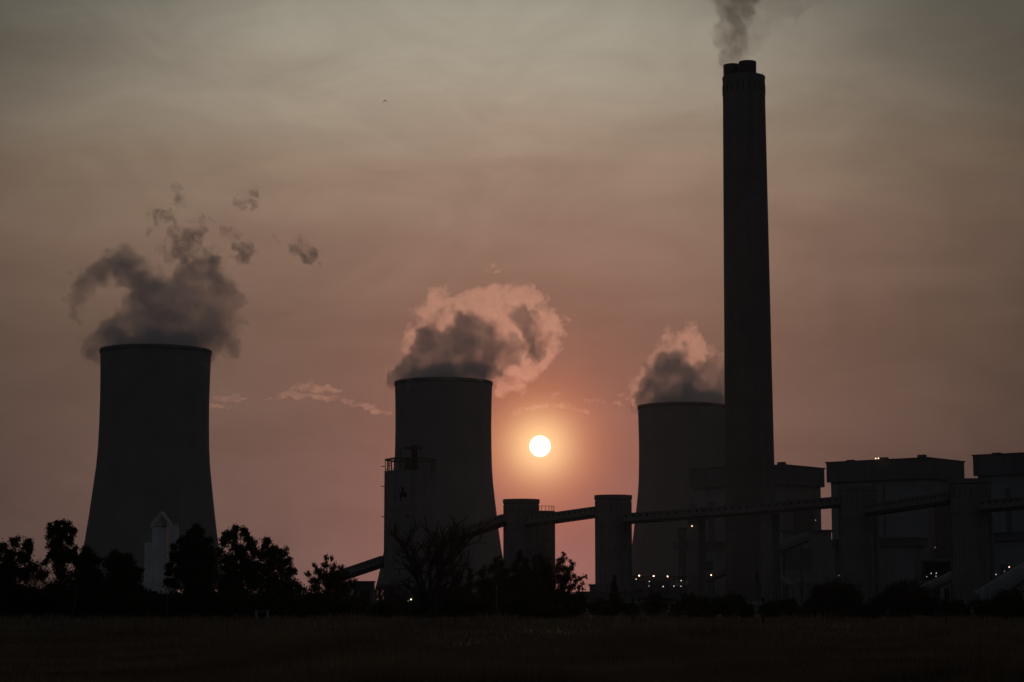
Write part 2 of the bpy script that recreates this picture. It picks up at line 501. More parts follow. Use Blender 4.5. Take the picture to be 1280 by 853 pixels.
B3 = boiler_house(1345, 1190, 1218, 1392, 562.5, 590, 'rightmost boiler house cut by the edge of the frame', [(42, 3.5, 38, 70)])

def bunker_annex(px, D, pxl, pxr, yt, yb, label, doors):
    c, L, Rr = corner_plan(px, D, pxl, pxr)
    z1, z0 = P(px, yt, D).z, P(px, yb, D).z
    t = thing('bunker_annex', (c.x, c.y, 0), label, 'annex building', 'low annexes in front of the boiler houses')
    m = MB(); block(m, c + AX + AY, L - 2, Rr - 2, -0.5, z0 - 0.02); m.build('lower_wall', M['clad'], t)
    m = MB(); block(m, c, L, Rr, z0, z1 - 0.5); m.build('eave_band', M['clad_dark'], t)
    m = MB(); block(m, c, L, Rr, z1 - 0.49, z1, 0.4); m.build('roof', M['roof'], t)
    for a, wd, za, zb in doors:
        on_left(c + AX + AY, a, (za + zb) / 2, wd, zb - za).build('doorway', M['clad_dark'], t)  # proud dark panel; the shade of the door recess is put into its colour
    return c
bunker_annex(1043, 1180, 841, 1062, 674.5, 685, 'long low annex behind the chimney foot and inclined conveyor', [(88, 4.5, 6, 26), (15, 7, 8, 22), (52, 7, 8, 18)])
bunker_annex(1142, 1150, 1049, 1158.5, 672, 683.2, 'short annex with flat eave between the two right coal silos', [(34, 4, 8, 24)])
bunker_annex(1330, 1080, 1190, 1375, 664, 675, 'low annex at the right edge behind the last coal silo', [(75, 9, 17, 24), (35, 5, 8, 22)])

def vent_house():
    D = 1120
    a, b = P(846, 676, D), P(858.5, 662, D)
    t = thing('vent_housing', ((a.x + b.x) / 2, D, 0), 'small dark plant housing beside the thin conveyor pier', 'plant housing')
    MB().box(((a.x + b.x) / 2, D, b.z / 2), (b.x - a.x - 1.0, 5, b.z)).build('body', M['clad_dark'], t)
    MB().box(((a.x + b.x) / 2, D, b.z + 0.4), (b.x - a.x, 6, 0.8)).build('roof', M['roof'], t)
    a, b = P(975, 675, D), P(1041, 663, D)
    t = thing('transfer_house', ((a.x + b.x) / 2, D, 0), 'flat roofed transfer house above the pale inclined conveyor right of the chimney', 'plant building')
    MB().box(((a.x + b.x) / 2, D + 5, b.z / 2 - 0.6), (b.x - a.x - 2, 12, b.z - 1)).build('wall', M['clad'], t)
    MB().box(((a.x + b.x) / 2, D + 5, b.z - 0.4), (b.x - a.x, 14, 1.2)).build('roof', M['clad_dark'], t)
    q0, q1 = P(979, 712, D - 1.2), P(1014, 686, D - 1.2)
    MB().box(((q0.x + q1.x) / 2, D - 1.2, (q0.z + q1.z) / 2), (q1.x - q0.x, 0.8, q1.z - q0.z)).build('doorway', M['clad_dark'], t)  # dark sheet before the wall, coloured as the shaded recess
    for i in range(11):
        x = q0.x + (q1.x - q0.x) * i / 10
        z = P(990, 716, D).z
        MB().box((x, D - 2.4, z - 3), (0.35, 0.35, 6)).build('railing_post', M['pale_dim'], t)
    MB().box(((q0.x + q1.x) / 2, D - 2.4, P(990, 725, D).z), (q1.x - q0.x + 2, 0.5, 3.2)).build('dock_wall', M['pale_dim'], t)
vent_house()

# ---------------------------------------------------------------- coal silos and their conveyor galleries
def coal_silo(xl, xr, ytop, D, label, rail=False, shaft=True):
    a, b = P(xl, ytop + 20, D), P(xr, ytop + 20, D)
    r = (b.x - a.x) / 2; cx = (a.x + b.x) / 2
    r /= 1.02
    H = P((xl + xr) / 2, ytop, D - r).z
    t = thing('coal_silo', (cx, D, 0), label, 'silo', 'round concrete coal silos')
    capz = H - 2.1
    prof = [(r * 0.97, -0.5), (r * 0.97, capz)]
    m = MB().lathe((cx, D), prof, 64, close=False)
    n = 22
    for i in range(n):                                   # pilasters cast with the wall
        an = 2 * math.pi * (i + 0.37) / n
        m.box((cx + r * 0.97 * math.cos(an), D + r * 0.97 * math.sin(an), capz / 2 - 0.3), (0.6, 0.55, capz), an)
    body = m.build('body', M['concrete'], t)
    MB().lathe((cx, D), [(r * 0.97, capz + 0.01), (r * 1.03, capz + 0.3), (r * 1.03, H), (0.1, H + 0.25)], 64, close=False, cap_top=True).build('cap', M['cap'], t)
    for i in range(n):
        an = 2 * math.pi * (i + 0.87) / n
        if math.sin(an) < 0.35:
            MB().box((cx + r * 0.97 * math.cos(an), D + r * 0.97 * math.sin(an), capz - 3.2), (0.25, 0.55, 4.0), an).build('vent_slot', M['cap'], body)
            MB().box((cx + r * 0.97 * math.cos(an), D + r * 0.97 * math.sin(an), capz - 11.5), (0.25, 0.6, 1.6), an).build('vent_slot', M['cap'], body)
    if shaft:
        MB().box((cx + r * 0.80, D - r * 0.42, capz * 0.36), (r * 0.34, r * 0.5, capz * 0.74), R(-24)).build('stair_shaft', M['cap'], t)
    if rail:
        m = MB()
        for i in range(20):
            a0, a1 = 2 * math.pi * i / 20, 2 * math.pi * (i + 1) / 20
            p0 = (cx + r * 0.95 * math.cos(a0), D + r * 0.95 * math.sin(a0)); p1 = (cx + r * 0.95 * math.cos(a1), D + r * 0.95 * math.sin(a1))
            m.tube((*p0, H), (*p0, H + 2.4), 0.08, 0.08, 4)
            m.tube((*p0, H + 2.3), (*p1, H + 2.3), 0.08, 0.08, 4)
        m.build('railing', M['steel'], t)
    return cx, D, r, H
SA = coal_silo(628.8, 674.4, 623.5, 889, 'coal silo seen against the sunset just right of the middle cooling tower', shaft=False)
SB = coal_silo(660, 694, 638.5, 925, 'shorter coal silo with a rooftop railing tucked behind another silo', rail=True, shaft=False)
SC = coal_silo(743.2, 790, 618.3, 851, 'coal silo standing alone below the sun, left of the far cooling tower', shaft=False)
SD = coal_silo(1047.5, 1096, 607, 833, 'coal silo in front of the middle boiler house with conveyors on both sides')
SE = coal_silo(1186.5, 1238.5, 598, 770, 'rightmost and nearest coal silo, rising highest in front of boiler houses')

def conveyor_gallery(p, q, label, hgt=4.6, win=2.9, wd=4.2):
    p, q = Vector(p), Vector(q)
    mid = (p + q) / 2
    t = thing('conveyor_gallery', (p.x, p.y, p.z - hgt / 2), label, 'conveyor', 'covered conveyor galleries between the silos')
    d = q - p; ln = d.length; d2 = Vector((d.x, d.y, 0)).normalized(); nrm = Vector((-d2.y, d2.x, 0))
    if nrm.y > 0: nrm = -nrm                              # towards the viewer's side
    up = Vector((0, 0, 1))
    def seg(a, b, z0, z1, o0, o1, name, mat, par=None):
        pa, pb = p + d * a, p + d * b
        b_ = [pa + nrm * o0 + up * z0, pb + nrm * o0 + up * z0, pb + nrm * o1 + up * z0, pa + nrm * o1 + up * z0]
        t_ = [v + up * (z1 - z0) for v in b_]
        return MB().hexa(b_, t_).build(name, mat, par or t)
    h = hgt / 2
    wall = seg(0, 1, -h * 0.45, h * 0.82, wd / 2, -wd / 2, 'gallery_wall', M['gallery'])
    seg(0, 1, h * 0.82 + 0.01, h, wd / 2 + 0.35, -wd / 2 - 0.35, 'roof', M['gallery'])
    seg(0, 1, -h, -h * 0.45 - 0.01, wd / 2 - 0.25, -wd / 2 + 0.25, 'truss', M['steel'])
    k = max(3, int(ln / win))
    for i in range(min(k, 100)):
        c = (i + 0.5) / k
        seg(c - 0.42 / ln, c + 0.42 / ln, h * 0.28, h * 0.62, wd / 2 + 0.04, wd / 2 - 0.1, 'window', M['opening'], wall)
    return t
G = conveyor_gallery
G(P(408, 726, 935), P(481, 701.5, 905), 'low conveyor gallery climbing from the trees to the tall bunker tower')
G(P(565, 672.3, 915), P(632, 649.8, 884), 'steep conveyor gallery climbing from the bare tree up to a silo')
G(P(660, 652.6, 878), P(746, 640.4, 851), 'conveyor gallery bridging the gap under the sun between two silos')
G(P(778, 649.2, 841), P(919.5, 638.7, 838), 'conveyor gallery crossing in front of the far cooling tower')
G(P(919.7, 638.7, 838), P(1050, 627.8, 832), 'conveyor gallery crossing the foot of the tall chimney')
G(P(1085, 638.4, 823), P(1189, 622.6, 770), 'conveyor gallery between the two rightmost silos')
G(P(1227, 633.6, 760), P(1345, 623.5, 735), 'conveyor gallery running out past the right edge of the frame')

def pier(xl, xr, ytop, D, label, house=True):
    a, b = P(xl, ytop, D), P(xr, ytop, D)
    wd = b.x - a.x; cx = (a.x + b.x) / 2
    t = thing('conveyor_pier', (cx, D, 0), label, 'conveyor pier', 'concrete piers under the conveyor')
    s = wd * 0.5
    MB().box((cx - wd * 0.22, D - 1, a.z / 2 - 0.3), (wd * 0.54, 3.6, a.z)).build('column', M['concrete'], t)
    MB().box((cx + wd * 0.27, D + 1.5, a.z / 2 - 0.3), (wd * 0.44, 3.4, a.z)).build('column', M['cap'], t)
    MB().box((cx, D, a.z + 0.4), (wd * 1.04, 5, 0.7)).build('crosshead', M['cap'], t)
    if house:
        z = a.z + 3.4
        MB().box((cx - wd * 0.22, D - 2.4, z - 0.2), (wd * 0.42, 1.6, 6.4)).build('stair_box', M['gallery'], t)
    return cx
pier(566, 580, 681, 912, 'conveyor pier behind the twisted branches of the bare tree', house=False)
pier(859.5, 882, 650, 842, 'conveyor pier with one warm lamp left of the chimney')
pier(950.5, 974.5, 641.5, 838, 'conveyor pier standing against the right side of the chimney')

# ---------------------------------------------------------------- tall bunker tower in front of the middle cooling tower
def bunker_tower():
    D = 895
    xl, xr = 479.8, 545.0
    a, b = P(xl, 640, D), P(xr, 640, D)
    wd = b.x - a.x; cx = (a.x + b.x) / 2
    H = P(512, 587.6, D - 8).z
    t = thing('bunker_tower', (cx, D, 0), 'tall concrete bunker tower with rooftop railing and tank, left of the sun', 'tower')
    q = [(cx - wd / 2, D + 2), (cx - wd * 0.30, D - 8), (cx + wd * 0.34, D - 8), (cx + wd / 2, D + 1), (cx + wd * 0.4, D + 12), (cx - wd * 0.4, D + 12)]
    MB().slab(q, -0.5, H).build('body', M['concrete'], t)
    # rooftop railing: posts, top beam, cross brace
    zt = P(490, 574, D).z
    ring = [Vector((x, y, 0)) for x, y in q]
    cen = sum(ring, Vector()) / 6
    ring = [cen + (v - cen) * 0.965 for v in ring]
    m = MB()
    for i in range(6):
        p0, p1 = ring[i], ring[(i + 1) % 6]
        k = max(1, int((p1 - p0).length / 3.0))
        for j in range(k):
            p = p0.lerp(p1, j / k)
            m.box((p.x, p.y, (H + zt) / 2), (0.34, 0.34, zt - H - 0.02))
        m.tube((p0.x, p0.y, zt - 0.2), (p1.x, p1.y, zt - 0.2), 0.42, 0.42, 6)
    m.tube((ring[0].x, ring[0].y, H), (ring[1].x, ring[1].y, zt), 0.10, 0.10, 4)
    m.tube((ring[1].x, ring[1].y, H), (ring[0].x, ring[0].y, zt), 0.10, 0.10, 4)
    m.build('railing', M['steel'], t)
    # tank, its support column and sheet roof
    yD = D
    c = P(508.5, 570, yD)
    r = (P(517, 570, yD).x - P(500, 570, yD).x) / 2
    tk = MB().lathe((c.x, yD), [(r, P(500, 573, yD).z), (r, P(500, 562, yD).z), (0.2, P(500, 561, yD).z)], 28, close=False, cap_top=True, cap_bot=True).build('tank', M['pale_dim'], t)
    MB().box((P(518.5, 570, yD).x, yD - 1, (H + P(518, 561.5, yD).z) / 2), (2.8, 2.8, P(518, 561.5, yD).z - H)).build('lift_shaft', M['opening'], t)
    MB().box((P(510, 570, yD).x, yD, (H + P(510, 574, yD).z) / 2), (3.0, 4, P(510, 574, yD).z - H)).build('tank_base', M['steel'], t)
    l, r_ = P(506, 562, yD), P(529, 558.5, yD)
    m = MB().box(((l.x + r_.x) / 2, yD - 1, (l.z + r_.z) / 2), (r_.x - l.x, 6, (r_.z - l.z) * 0.7))
    m.box(((l.x + r_.x) / 2 + 0.5, yD - 1, r_.z + 0.1), ((r_.x - l.x) * 0.45, 4, 0.9))
    m.build('canopy', M['steel'], t)
    for x in (501, 526):
        m = MB().tube((P(x, 570, yD).x, yD - 2, H), (P(x, 570, yD).x, yD - 2, P(x, 560, yD).z), 0.16, 0.16, 5)
        m.build('canopy_post', M['steel'], t)
    # openings and a hoist beam on the front wall
    fy = D - 8
    for x0, y0, x1, y1 in ((502, 609, 505, 616.5), (499.5, 616, 508.5, 621), (500, 620.5, 502, 626), (506, 620, 507.5, 622.5), (489.5, 637, 491.5, 640), (509, 644.5, 511.5, 647.5)):
        p0, p1 = P(x0, y1, fy), P(x1, y0, fy)
        xm = (p0.x + p1.x) / 2
        yy = fy if xm > q[1][0] else D + 2 - 10 * (xm - q[0][0]) / (q[1][0] - q[0][0])
        MB().box((xm, yy, (p0.z + p1.z) / 2), (p1.x - p0.x, 1.1, p1.z - p0.z)).build('wall_opening', M['opening'], t)
    for y in (583, 608, 646):
        p = P(xl, y, D + 1)
        MB().box((p.x - 0.4, D + 2, p.z), (1.6, 0.3, 0.35)).build('bracket', M['steel'], t)
bunker_tower()

# ---------------------------------------------------------------- inclined ground conveyors
def inclined(p, q, wd, hgt, label, legs=5):
    p, q = Vector(p), Vector(q)
    t = thing('inclined_conveyor', (p.x, p.y, 0), label, 'conveyor', 'pale covered conveyors rising from the yard')
    d = (q - p); d2 = Vector((d.x, d.y, 0)).normalized(); n = Vector((-d2.y, d2.x, 0))
    if n.y > 0: n = -n
    k = 7
    sec = [(math.cos(math.pi * i / k) * wd / 2, math.sin(math.pi * i / k) * hgt) for i in range(k + 1)]
    m = MB()
    vs_ = [e + n * x + Vector((0, 0, z)) for e in (p, q) for x, z in sec]
    nn = k + 1
    m.add(vs_, [(i, i + 1, i + 1 + nn, i + nn) for i in range(k)] + [tuple(range(nn)), tuple(range(2 * nn - 1, nn - 1, -1))])
    m.build('hood', M['pale'], t, smooth=False)
    m = MB().hexa([p + n * wd / 2 - Vector((0, 0, 1.3)), q + n * wd / 2 - Vector((0, 0, 1.3)), q - n * wd / 2 - Vector((0, 0, 1.3)), p - n * wd / 2 - Vector((0, 0, 1.3))],
                  [p + n * wd / 2 - Vector((0, 0, .02)), q + n * wd / 2 - Vector((0, 0, .02)), q - n * wd / 2 - Vector((0, 0, .02)), p - n * wd / 2 - Vector((0, 0, .02))])
    m.build('belt_frame', M['steel'], t)
    for i in range(legs):
        c = p + d * ((i + 0.6) / legs)
        m = MB()
        for s in (-1, 1):
            m.tube(c + n * (s * wd * 0.42) - Vector((0, 0, c.z + 0.4)), c + n * (s * wd * 0.36) - Vector((0, 0, 1.25)), 0.22, 0.18, 5)
        m.build('trestle', M['steel'], t)
inclined(P(836, 745, 1060), P(1010, 675, 1062), 6.5, 4.4, 'pale covered conveyor rising behind the foot of the chimney', 8)
inclined(P(1218, 757, 640), P(1330, 689, 690), 5.5, 4.2, 'pale covered conveyor rising from the bushes at the right edge', 6)
inclined(P(1150, 742, 900), P(1192, 722, 905), 4.5, 3.2, 'short pale covered conveyor beside the nearest coal silo', 3)
def chute():
    t = thing('coal_chute', P(980, 750, 1000), 'short pale chute dropping to the right of the chimney foot', 'chute')
    t.location.z = 0
    pts = [P(974.5, 722, 1000), P(979, 726, 1000), (P(984, 730.5, 1000)), P(990, 732, 1000)]
    m = MB()
    for a, b in zip(pts, pts[1:]):
        m.tube(a, b, 1.5, 1.5, 8)
    m.build('chute_pipe', M['pale_dim'], t)
    MB().tube((pts[2].x, 1000, -0.3), pts[2], 0.4, 0.4, 6).build('leg', M['steel'], t)
chute()

# ---------------------------------------------------------------- pale ash silos at the left
def ash_silos():
    D = 700
    base_z = -0.4
    def cyl(xl, xr, yt, lab, name, mat, dd=0.0, cone=False):
        a, b = P(xl, yt, D + dd), P(xr, yt, D + dd)
        r = (b.x - a.x) / 2; cx = (a.x + b.x) / 2
        t = thing(name, (cx, D + dd, 0), lab, 'silo')
        m = MB().lathe((cx, D + dd), [(r, base_z), (r, a.z), (r * 0.97, a.z + 0.15), (0.1, a.z + (0.9 if cone else 0.3))], 32, close=False, cap_top=True)
        m.build('drum', M[mat], t, smooth=False)
        for z in np.arange(4, a.z - 1, 5.2):
            MB().lathe((cx, D + dd), [(r, z), (r + 0.10, z + 0.05), (r + 0.10, z + 0.25), (r, z + 0.3)], 32).build('hoop', M['ash'], t)
        return t, cx, r, a.z
    cyl(181.0, 189.4, 679.8, 'narrow pale drum at the left of the ash silos', 'ash_silo', 'ash', -3)
    t, cx, r, z = cyl(190.3, 207.6, 660.5, 'tall grey ash silo under a steel gable frame in front of left cooling tower', 'ash_silo', 'ash')
    m = MB()
    ap = P(202.8, 640.5, D)
    for dy in (-2.2, 2.2):
        for e in (P(190.4, 655.5, D), P(213.3, 655.5, D)):
            e = Vector((e.x, D + dy, e.z)); apx = Vector((ap.x, D + dy, ap.z))
            m.tube(e, apx, 0.26, 0.26, 5)
            m.tube((e.x, e.y, z), e, 0.24, 0.24, 5)
        m.tube((P(190.4, 655, D).x, D + dy, P(190, 656, D).z), (P(213.3, 655, D).x, D + dy, P(190, 656, D).z), 0.1, 0.1, 5)
        for x0, y0, x1, y1 in ((195, 649, 203, 657), (210.5, 652, 201, 658)):
            a, b = P(x0, y0, D), P(x1, y1, D)
            m.tube((a.x, D + dy, a.z), (b.x, D + dy, b.z), 0.09, 0.09, 4)
    m.tube((ap.x, D - 2.2, ap.z), (ap.x, D + 2.2, ap.z), 0.12, 0.12, 5)
    m.build('gable_frame', M['ash'], t)
    a, b = P(202.0, 658.5, D - 2), P(209, 652.0, D - 2)
    mm = MB().box(((a.x + b.x) / 2, D - 1, (a.z + b.z) / 2), (b.x - a.x, 2, (b.z - a.z)))
    mm.tube((a.x - 0.3, D - 2, a.z), (b.x, D - 2, b.z + 0.4), 0.35, 0.5, 8)
    mm.build('filter_unit', surface("pink_lit_filter", (0.42, 0.28, 0.24), (0.5, 0.36, 0.3), 0.6, 0.6), t)  # pinkish glow of the lit unit is put into its base colour
    t2, cx2, r2, z2 = cyl(208.4, 223.0, 659.5, 'dim second ash silo half hidden behind the left conifer', 'ash_silo', 'ash', 4)
    m = MB()
    for i in range(14):
        a0, a1 = 2 * math.pi * i / 14, 2 * math.pi * (i + 1) / 14
        m.tube((cx2 + r2 * math.cos(a0), D + 4 + r2 * math.sin(a0), z2), (cx2 + r2 * math.cos(a0), D + 4 + r2 * math.sin(a0), z2 + 1.1), 0.05, 0.05, 4)
        m.tube((cx2 + r2 * math.cos(a0), D + 4 + r2 * math.sin(a0), z2 + 1.1), (cx2 + r2 * math.cos(a1), D + 4 + r2 * math.sin(a1), z2 + 1.1), 0.05, 0.05, 4)
    m.build('railing', M['ash'], t2)
    a, b = P(176, 741, D - 6), P(208, 728, D - 6)
    t = thing('loading_dock', ((a.x + b.x) / 2, D - 8, 0), 'pale concrete loading dock at the foot of the ash silos', 'loading dock')
    MB().box(((a.x + b.x) / 2, D - 8, b.z / 2 - 0.2), (b.x - a.x, 5, b.z)).build('wall', M['ash'], t)
    MB().box(((a.x + b.x) / 2, D - 10.6, b.z * 0.42), ((b.x - a.x) * 0.5, 0.3, b.z * 0.5)).build('doorway', M['opening'], t)
ash_silos()

# ---------------------------------------------------------------- low yard buildings between the silos
def shed(xl, xr, yt, D, label, mat='clad', depth=14, roof_h=0.6, doors=2, name='yard_shed'):
    a, b = P(xl, yt, D), P(xr, yt, D)
    cx = (a.x + b.x) / 2; wd = b.x - a.x
    t = thing(name, (cx, D + depth / 2, 0), label, 'shed')
    MB().box((cx, D + depth / 2, (a.z - roof_h) / 2 - 0.25), (wd, depth, a.z - roof_h + 0.5)).build('wall', M[mat], t)
    MB().box((cx, D + depth / 2, a.z - roof_h / 2 + 0.01), (wd + 0.8, depth + 0.8, roof_h)).build('roof', M['roof'], t)
    for i in range(doors):
        x = cx - wd / 2 + wd * (i + 0.6) / doors
        MB().box((x, D - 0.05, a.z * 0.35), (min(4.5, wd / doors * 0.5), 0.3, a.z * 0.6)).build('doorway', M['opening'], t)
    return t
shed(724, 846, 739.5, 620, 'long low grey shed behind the cypress, left of the lit yard', 'clad_dark', doors=4)
shed(737.5, 744.5, 730.5, 800, 'tiny square hut with an antenna at the left foot of the lone silo', 'clad_dark', depth=5, doors=1, name='switch_hut')
shed(790, 838, 726, 960, 'dark pump building among the yard lamps beside the lone silo', 'clad_dark', doors=3, name='pump_house')
shed(818, 860, 733, 900, 'dark low store in front of the yard lamps', 'clad_dark', doors=3, name='store_building')
shed(1150, 1188, 724, 930, 'dim low building with yard lights beside the rightmost silo', 'clad', doors=3, name='workshop')
shed(1238, 1276, 726, 930, 'dim low building behind the inclined conveyor at the right edge', 'clad', doors=3, name='workshop')
shed(1156, 1189, 701, 1040, 'solid dark block standing in for the shaded doorway under the annex between the two right silos', 'opening', depth=8, doors=0, name='doorway_shade')  # solid dark block; the shade inside a doorway is put into its colour
shed(442, 466, 726.5, 940, 'small dark house beyond the trees below the low conveyor', 'clad_dark', doors=1, name='motor_house')
def hut():
    D = 520
    a, b = P(31, 752, D), P(53, 738, D)
    cx = (a.x + b.x) / 2
    t = thing('gabled_hut', (cx, D, 0), 'small dark hut glimpsed between the two leftmost trees', 'hut')
    wd = (b.x - a.x) * 0.86
    MB().box((cx, D, b.z * 0.4), (wd, 5, b.z * 0.8 + 0.4)).build('wall', M['clad_dark'], t)
    z0, z1 = b.z * 0.8, b.z
    hx, rx = wd / 2 + 0.4, wd * 0.36
    MB().hexa([(cx - hx, D - 3, z0 + .21), (cx + hx, D - 3, z0 + .21), (cx + hx, D + 3, z0 + .21), (cx - hx, D + 3, z0 + .21)],
              [(cx - rx, D - 0.5, z1), (cx + rx, D - 0.5, z1), (cx + rx, D + 0.5, z1), (cx - rx, D + 0.5, z1)]).build('roof', M['roof'], t)
hut()

def pipe_rack():
    D = 1000
    a, b = P(786, 719.5, D), P(862, 719.5, D)
    t = thing('pipe_rack', ((a.x + b.x) / 2, D, 0), 'thin raised pipe rack carrying three warm lamps beside the lone silo', 'pipe rack')
    MB().tube((a.x, D, a.z - 0.6), (b.x, D, b.z - 0.6), 0.35, 0.35, 8).build('pipe', M['steel'], t)
    MB().tube((a.x, D + 2, a.z - 1.8), (b.x, D + 2, b.z - 1.8), 0.25, 0.25, 8).build('pipe', M['steel'], t)
    for i in range(6):
        x = a.x + (b.x - a.x) * (i + 0.5) / 6
        MB().box((x, D + 1, a.z / 2 - 0.8), (0.5, 0.5, a.z - 1.2)).build('post', M['steel'], t)
pipe_rack()

# ---------------------------------------------------------------- lamps that are lit
def yard_lamp(px, py, D, mat, rpx, label, group='lit lamps in the yard', z0=0.0, mast=True):
    p = P(px, py, D)
    r = rpx * 0.78 * D / FPX
    t = thing('yard_lamp', (p.x, p.y, z0 if mast else p.z), label, 'lamp', group)
    m = MB()
    if mast: m.tube((p.x, p.y + 0.6, z0), (p.x, p.y + 0.6, p.z + r), 0.14, 0.09, 5)
    m.box((p.x, p.y + 0.35, p.z + r + 0.06), (r * 2.6, 1.1, 0.12))
    m.build('lamp_post', M['steel'], t)
    k = MB()
    rows = [(r * math.sin(math.pi * i / 6) + 1e-3, p.z - r * math.cos(math.pi * i / 6)) for i in range(7)]
    k.lathe((p.x, p.y), rows, 10, close=False)
    k.build('lamp_head', M[mat], t, smooth=True)
Y = yard_lamp
rack = 'warm lamps along the pipe rack'
Y(799, 719.8, 995, 'warm', 1.05, 'bright warm lamp on the pipe rack nearest to the lone silo', rack)
Y(817, 720.3, 995, 'warm', 1.0, 'bright warm lamp in the middle of the pipe rack', rack)
Y(834.4, 720.8, 995, 'warm', 0.95, 'bright warm lamp at the right end of the pipe rack', rack)
Y(889, 719, 1000, 'warm', 0.85, 'warm lamp in front of the pale conveyor just left of the chimney')
Y(865, 657.8, 836.5, 'warm', 0.65, 'single warm lamp fixed high on the pier left of the chimney', 'lit lamps on the plant structures', mast=False)
Y(795.2, 724.2, 955, 'white', 0.7, 'white lamp just below the first warm lamp, beside the lone silo')
Y(811.7, 727, 950, 'white', 0.6, 'small white lamp above another on the dark pump building')
Y(811.4, 732.7, 945, 'white', 0.45, 'faint white lamp lowest on the dark pump building')
Y(829, 733.4, 890, 'white', 0.8, 'bright white lamp on the front of the dark low store')
Y(842.4, 732.9, 890, 'white', 0.6, 'small white lamp on the right half of the dark low store')
Y(851.4, 726, 885, 'white', 0.75, 'upper white lamp on the mast left of the thin pier')
Y(851.2, 733, 885, 'white', 0.6, 'lower white lamp on the mast left of the thin pier')
Y(1019.5, 650.5, 1100, 'dim', 0.6, 'faint lamp on the dark side of the boiler house behind the chimney', 'lit lamps on the plant structures', mast=False)
Y(1048.5, 719.5, 815, 'dim', 0.5, 'faint lamp at the left foot of the silo before the middle boiler house')
zr = B2[3]
Y(1094.6, 573.3, 1270, 'warm', 0.75, 'left one of the twin lamps on the middle boiler house roof', 'twin lamps on the boiler house roof', z0=zr)
Y(1098.0, 573.1, 1268, 'warm', 0.75, 'right one of the twin lamps on the middle boiler house roof', 'twin lamps on the boiler house roof', z0=zr)
Y(1261.5, 709, 900, 'pink', 0.85, 'pinkish lamp highest at the right edge above the inclined conveyor')
Y(1245, 718.3, 905, 'white', 0.6, 'small white lamp right of the nearest coal silo')
Y(1256.3, 718, 905, 'white', 0.65, 'white lamp just below and left of the pinkish lamp')
Y(1255.5, 714.4, 908, 'dim', 0.5, 'faint lamp between the pinkish and the white lamp at the right')
Y(1259.3, 725, 900, 'white', 0.5, 'lowest small white lamp above the inclined conveyor at the right edge')
for (x, y, m_, r_, l_) in ((1164, 717, 'white', 0.6, 'left lamp of the upper pair left of the nearest silo'), (1170.4, 716.8, 'white', 0.6, 'right lamp of the upper pair left of the nearest silo'),
                           (1158.5, 721, 'dim', 0.6, 'faint lamp at the left of the lamp cluster near the nearest silo'), (1170, 720.6, 'dim', 0.7, 'faint lamp under the upper pair near the nearest silo'),
                           (1152.8, 728.2, 'white', 0.65, 'leftmost lamp of the lower row near the nearest silo'), (1161.2, 728.2, 'white', 0.55, 'middle lamp of the lower row near the nearest silo'),
                           (1172.3, 731.7, 'white', 0.6, 'lowest lamp of the cluster, closest to the nearest silo'), (1169, 684.5, 'dim', 0.5, 'single faint lamp high on the wall between the two right silos')):
    Y(x, y, 920, m_, r_, l_)
Y(48.8, 753.6, 430, 'yellow', 0.6, 'tiny yellowish lamp by the dark hut at the far left')
Y(513.8, 749.5, 386, 'yellow', 1.0, 'bright yellowish lamp left of the bare tree trunk')
Y(510.3, 751.3, 387, 'dim', 0.5, 'faint lamp close beside the bright yellowish lamp')

# ---------------------------------------------------------------- perimeter wall and razor wire fence
def perimeter_wall():
    D = 520
    x0, x1 = P(716, 750, D).x, P(1330, 750, D).x
    zt = P(900, 752, D).z
    t = thing('perimeter_wall', (x0, D, 0), 'long grey panel wall behind the bushes at the foot of the plant', 'wall')
    n = 30
    m = MB()
    for i in range(n):
        a, b = x0 + (x1 - x0) * i / n, x0 + (x1 - x0) * (i + 1) / n
        m.box(((a + b) / 2, D, zt / 2 - 0.3), (b - a - 0.36, 0.15, zt + 0.6))
        m.box((a, D, zt / 2 - 0.25), (0.34, 0.3, zt + 0.6))
    m.build('panels', M['wall'], t).name = 'panel_wall'
    MB().box(((x0 + x1) / 2, D, zt + 0.14), (x1 - x0, 0.36, 0.18)).build('coping', M['pale'], t)
perimeter_wall()
def razor_fence():
    D = 500
    x0, x1 = P(728, 750, D).x, P(1340, 750, D).x
    zt = P(900, 733, D).z
    t = thing('razor_wire_fence', (x0, D, 0), 'high wire fence topped with razor coils in front of the silos', 'fence')
    n = 58
    for i in range(n + 1):
        x = x0 + (x1 - x0) * i / n
        m = MB().tube((x, D, -0.5), (x, D, zt - 1.0), 0.07, 0.07, 5)
        m.tube((x, D, zt - 1.0), (x, D - 0.7, zt - 0.1), 0.06, 0.05, 5)
        m.build('post', M['wire'], t)
    m = MB()
    for k in range(9):
        z = 0.5 + k * (zt - 1.3) / 8
        m.tube((x0, D, z), (x1, D, z), 0.018, 0.018, 4)
    k = int((x1 - x0) / 0.62)
    for i in range(k):                                    # wire mesh verticals
        x = x0 + i * 0.62
        m.tube((x, D, 0), (x + 0.05 * math.sin(i * 1.7), D, zt - 0.9), 0.03, 0.03, 3, cap=False)
    m.build('wire_mesh', M['wire'], t)
    m = MB(); pts = []
    rg = random.Random(5)
    turns = int((x1 - x0) / 0.75)
    for i in range(turns * 10):
        u = i / 10
        rr = 0.55 + 0.08 * math.sin(u * 2.3)
        pts.append(Vector((x0 + u * 0.75 + 0.2 * math.sin(u), D - 0.35 + rr * math.cos(2 * math.pi * u), zt + 0.15 + rr * math.sin(2 * math.pi * u))))
    for a, b in zip(pts, pts[1:]):
        m.tube(a, b, 0.03, 0.03, 3, cap=False)
    m.build('razor_coil', M['wire'], t)
razor_fence()

